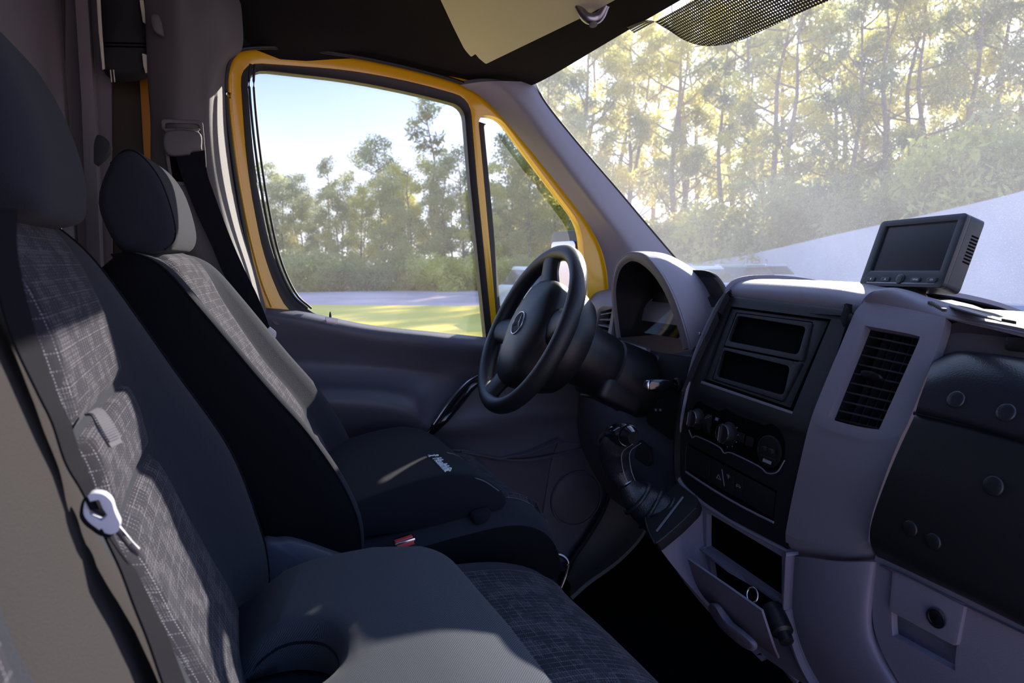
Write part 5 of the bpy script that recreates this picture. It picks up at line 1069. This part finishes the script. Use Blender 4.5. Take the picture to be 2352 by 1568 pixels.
pads(bs_, 'plaid_insert', rings, cols2, 2, 40, PLAID, .006, .006, edge=.05, nv=30)
for c_ in (16,): tube('side_piping', [rings[i][18] for i in range(1, 42, 2)], .0022, FABS, bs_, 60, 6)
# pull strap of the folding table
q0 = [(205, 942), (226, 940), (243, 958), (262, 990), (279, 1022)]
def bf(px, py, lift):
    X = -.1
    for _ in range(30):
        z = at(px, py, X=X)[2]; X = .5*X+.5*(float(np.interp(z, [.44, .565, .68, .80, .935, 1.0], [.0, -.012, -.05, -.115, -.19, -.21]))+lift)
    return at(px, py, X=X)
pr = [[bf(193, 950, .012), bf(212, 938, .016)], [bf(210, 952, .022), bf(232, 941, .026)], [bf(224, 975, .028), bf(250, 962, .030)], [bf(238, 1000, .028), bf(266, 988, .030)], [bf(256, 1027, .024), bf(282, 1015, .026)]]
st_ = sheet('pull_strap', pr, STRAP, bs_, th=.002, n=(24, 6))
for i in range(16):
    f_ = (i+2)/19.; a_ = cr([r[0] for r in pr], 40)[int(f_*39)]; b_ = cr([r[1] for r in pr], 40)[int(f_*39)]; m_ = (a_+b_)/2; tube('strap_rib', [a_+A(.001, 0, 0), b_+A(.001, 0, 0)], .0009, STRAP, st_, 4, 5)
# cushion of the bench
bc_ = cushion(bs_, [(-.04, .44), (.06, .448), (.20, .452), (.33, .448), (.42, .436), (.49, .405), (.525, .355), (.532, .30), (.522, .24)], [(-.04, .33), (.06, .325), (.2, .32), (.3, .31), (.38, .30), (.43, .285), (.46, .265), (.48, .245), (.50, .225)],
              [-.86, -.78, -.70, -.60, -.50, -.43, -.38, -.30, -.20, -.10, 0, .05, .085, .11], [-.01, .0, .004, .004, .004, .004, 0, .002, .004, .004, .002, .006, .002, -.014], n=40)
pads(bs_, 'plaid_insert', bc_, (7, 8, 9, 10, 11), 12, 38, PLAID, .003, .001, edge=.03, nv=30)
pads(bs_, 'plaid_insert', bc_, (1, 2, 3, 4, 5), 12, 38, PLAID, .003, .001, edge=.03, nv=30)
box('bench_base', (.18, -.38, .16), (.50, .86, .26), BLKM, bs_, bevel=.02)
# head restraint of the middle place
hz = [A(-.245, -.245, 1.165), A(-.215, -.245, 1.182), A(-.185, -.245, 1.17), A(-.158, -.245, 1.12), A(-.142, -.245, 1.06), A(-.140, -.245, 1.015), A(-.150, -.245, .992), A(-.20, -.245, .985), A(-.235, -.245, 1.0), A(-.255, -.245, 1.08)]
pillow('head_restraint', hz, 0, .275, FAB, bs_, r=.05, nst=18)
for dy in (-.06, .075): lathe('head_restraint_post', [(.006, 0), (.006, .06)], (-.19, -.11+dy, .965), (0, 0, 1), CHR, bs_, 14)
# outer head restraint, out of frame to the left but part of the bench
pillow('head_restraint', [p+A(0, -.40, 0) for p in hz], 0, .26, FAB, bs_, r=.05, nst=12)

# --- wedge cushions
wz = empty('wedge_cushion', (.16, -.2, .46), 'grey mesh wedge cushion with a rear cutout lying on the passenger bench', 'cushion')
def bench_z(x): return float(np.interp(x, [-.04, .06, .2, .33, .42], [.455, .463, .466, .462, .448]))
wo = [(.005, .015), (.16, .022), (.285, .018), (.315, -.01), (.312, -.20), (.315, -.41), (.285, -.435), (.14, -.44), (.005, -.435)]
cut = [(.000, -.285), (.055, -.283), (.092, -.262), (.105, -.215), (.092, -.170), (.055, -.148), (.000, -.145)]
pts = [A(x, y, 0) for x, y in wo]+[A(x, y, 0) for x, y in cut]
ol = roundp(pts, [.03, .05, .03, .02, .02, .03, .04, .05, .02, .02, .03, .03, .03, .03, .03, .02], 6)
def wtop(x, y): return bench_z(x)+.060+.012*(x < 9)*sin(min(max((x)/.32, 0), 1)*pi)-.022*max(0, (x-.20)/.12)**2 - .018*max(0, 1-x/.06)**2
inn = cr(roundp([A(-.002, -.145, 0), A(.055, -.148, 0), A(.092, -.170, 0), A(.105, -.215, 0), A(.092, -.262, 0), A(.055, -.283, 0), A(-.002, -.285, 0)], [0, .03, .03, .03, .03, .03, 0], 6), 60)
outr = cr(roundp([A(-.002, .010, 0), A(.12, .022, 0), A(.305, .020, 0), A(.318, -.20, 0), A(.312, -.430, 0), A(.13, -.445, 0), A(-.002, -.435, 0)], [0, .04, .045, .02, .055, .04, 0], 8), 60)
rings = []; uvs_ = []
for i, (p_, q_) in enumerate(zip(inn, outr)):
    L_w = np.linalg.norm(q_-p_); r = []; uvr = []; endf = min(1, min(i, 59-i)/3.); ed_ = .012*(1-sqrt(max(0, 1-(1-endf)**2)))
    for s_ in [0, .02, .05, .1, .16, .24, .33, .42, .5, .58, .67, .76, .84, .9, .95, .98, 1]:
        P = p_+(q_-p_)*s_; d_ = min(s_, 1-s_)*L_w; e_ = min(1, d_/.024); z = wtop(P[0], P[1])-.020*(1-sqrt(max(0, 1-(1-e_)**2)))-ed_; r.append(A(P[0], P[1], z)); uvr.append((P[0], P[1]))
    t_ = (q_-p_)/L_w
    for k_ in (.5, 0): z0 = bench_z(q_[0])+.004; P = q_+t_*(.003 if k_ else -.004); r.append(A(P[0], P[1], z0+(r[16][2]-z0)*k_)); uvr.append((P[0]+P[1]*.8, z0+.03*k_+P[1]*0))
    for k_ in (0, .5): z0 = bench_z(p_[0])+.004; P = p_-t_*(.003 if k_ else -.004); r.append(A(P[0], P[1], z0+(r[0][2]-z0)*k_)); uvr.append((P[0]+P[1]*.8, z0+.03*k_))
    rings.append(r); uvs_.append(uvr)
wb = loft('wedge_body', rings, MESH, wz, sharp=70)
me = wb.data; nr = len(rings[0]); ul = me.uv_layers[0]
for p in me.polygons:
    side_ = abs(p.normal.z) < .45
    for li in p.loop_indices:
        v = me.vertices[me.loops[li].vertex_index].co; ul.data[li].uv = ((v.y, v.z) if abs(p.normal.x) > abs(p.normal.y) else (v.x, v.z)) if side_ else (v.x, v.y)
tube('cushion_seam', [r[16]+A(0, 0, -.006) for r in rings], .0022, MESHD, wz, 120, 6)
tube('cushion_seam', [r[0]+A(0, 0, -.006) for r in rings], .0022, MESHD, wz, 120, 6)

wd = empty('wedge_cushion', (.35, .4, .47), 'black mesh wedge cushion with white lettering lying on the driver seat', 'cushion')
prof = [(.165, .470), (.155, .49), (.165, .515), (.215, .535), (.30, .555), (.375, .562), (.43, .548), (.47, .520), (.487, .497), (.480, .482), (.44, .476), (.30, .464)]
pillow('wedge_body', [A(x, .215, z) for x, z in prof], 0, .40, MESHD, wd, r=.014, nst=22, kout=60)
tube('cushion_seam', [A(x, .2175, z) for x, z in ((.165, .508), (.215, .528), (.30, .548), (.375, .556), (.43, .543), (.468, .516))], .0018, DOORG, wd, 50, 6)
pillow('elastic_strap', [at(1085, 1180, Y=.2), at(1120, 1168, Y=.2), at(1128, 1178, Y=.2), at(1118, 1196, Y=.2), at(1094, 1206, Y=.2), at(1086, 1198, Y=.2)], -.008, .016, MESHD, wd, r=.01, nst=8)
to = at(993, 1050, Z=.566); te = at(1027, 1087, Z=.566); tr_ = te-to; tr_[2] = 0; tr_ /= np.linalg.norm(tr_)
tu = np.cross(A(0, 0, 1), tr_); tsz = np.linalg.norm(te-to)/2.35
text('white_lettering', 'Healthfit', tsz*.62*.9, to+A(0, 0, -.002), tr_, tu, WHITE, wd, ext=.001)
fg = to-tr_*.008+tu*.002
disc('figure_head', fg+tu*.010, (0, 0, 1), .0030, .002, WHITE, wd, bev=.0002)
for a_, b_ in ((A(-.006, .005, 0), A(.004, .006, 0)), (A(0, .006, 0), A(-.001, -.003, 0)), (A(-.001, -.003, 0), A(.004, -.008, 0)), (A(-.001, -.003, 0), A(-.006, -.007, 0))):
    p_, q_ = fg+tr_*a_[0]+tu*a_[1], fg+tr_*b_[0]+tu*b_[1]; tube('figure_limb', [p_+A(0, 0, .001), q_+A(0, 0, .001)], .0012, WHITE, wd, 4, 6)

# --- seat belts
def belt(name, pairs, parent, m=BELT, th=.0016, n=60): return sheet(name, [[at(a, b, Y=y1), at(c, d, Y=y2)] for a, b, y1, c, d, y2 in pairs], m, parent, th=th, n=(n, 5))
db = empty('seat_belt', at(440, 380, Y=.69), 'dark driver seat belt running down from the centre pillar guide', 'seat belt')
belt('webbing', [(402, 352, .682, 470, 345, .682), (408, 375, .68, 472, 372, .68), (420, 412, .68, 478, 405, .68), (434, 447, .68, 490, 440, .68), (455, 498, .67, 511, 498, .67), (485, 562, .66, 538, 566, .66), (512, 626, .655, 567, 630, .655), (543, 680, .65, 590, 676, .65), (586, 738, .645, 611, 728, .645), (612, 768, .64, 622, 762, .64)], db)
slab('tongue', roundp([at(x, y, Y=.638) for x, y in [(613, 757), (620, 750), (635, 762), (634, 775), (622, 778)]], .003), (0, .003, 0), TONG, db)
nb = empty('seat_belt', at(220, 1170, Y=-.38), 'grey passenger seat belt with a white tongue crossing the bench backrest', 'seat belt')
belt('webbing', [(-60, 480, -.40, 40, 480, -.36), (-20, 590, -.40, 40, 570, -.36), (0, 680, -.40, 60, 680, -.36), (36, 790, -.40, 92, 790, -.36), (88, 900, -.40, 128, 895, -.365), (122, 970, -.40, 160, 965, -.37), (152, 1060, -.40, 188, 1050, -.375), (186, 1120, -.40, 214, 1110, -.385), (212, 1170, -.40, 232, 1168, -.39)], nb)
belt('lower_webbing', [(222, 1190, -.395, 246, 1200, -.38), (240, 1225, -.40, 262, 1232, -.375), (258, 1262, -.41, 284, 1270, -.38), (280, 1310, -.42, 314, 1312, -.385), (310, 1390, -.43, 350, 1386, -.39), (342, 1470, -.44, 386, 1462, -.395), (376, 1568, -.45, 424, 1560, -.40), (410, 1660, -.46, 462, 1650, -.41)], nb)
tw_ = [(194, 1152), (200, 1137), (214, 1132), (238, 1134), (257, 1150), (263, 1175), (277, 1204), (272, 1221), (257, 1228), (236, 1223), (202, 1198), (190, 1180)]
th_ = [(205, 1152), (227, 1147), (236, 1168), (247, 1183), (233, 1197), (204, 1181)]
slab('tongue_grip', roundp([at(x, y, Y=-.398) for x, y in tw_], .0035), (0, .009, 0), TONG, nb, [roundp([at(x, y, Y=-.398) for x, y in th_], .0012)], bevel=.002, bseg=3)
slab('tongue_backing', roundp([at(x-9, y+7, Y=-.387) for x, y in tw_], .0035), (0, .006, 0), BLK, nb, bevel=.002)
slab('tongue_blade', [at(x, y, Y=-.39) for x, y in [(262, 1212), (274, 1206), (306, 1245), (321, 1260), (318, 1280), (300, 1268), (262, 1222)]], (0, .003, 0), STEEL, nb, [[at(x, y, Y=-.39) for x, y in [(284, 1232), (290, 1230), (302, 1246), (298, 1252)]]], bevel=.0006)
# belt holder behind the passenger head restraint
slab('shoulder_guide', roundp([at(x, y, Y=.20) for x, y in [(215, 330), (222, 308), (238, 312), (252, 326), (252, 342), (236, 362), (215, 380)]], .006), (0, .03, 0), BLKM, ds, bevel=.003)
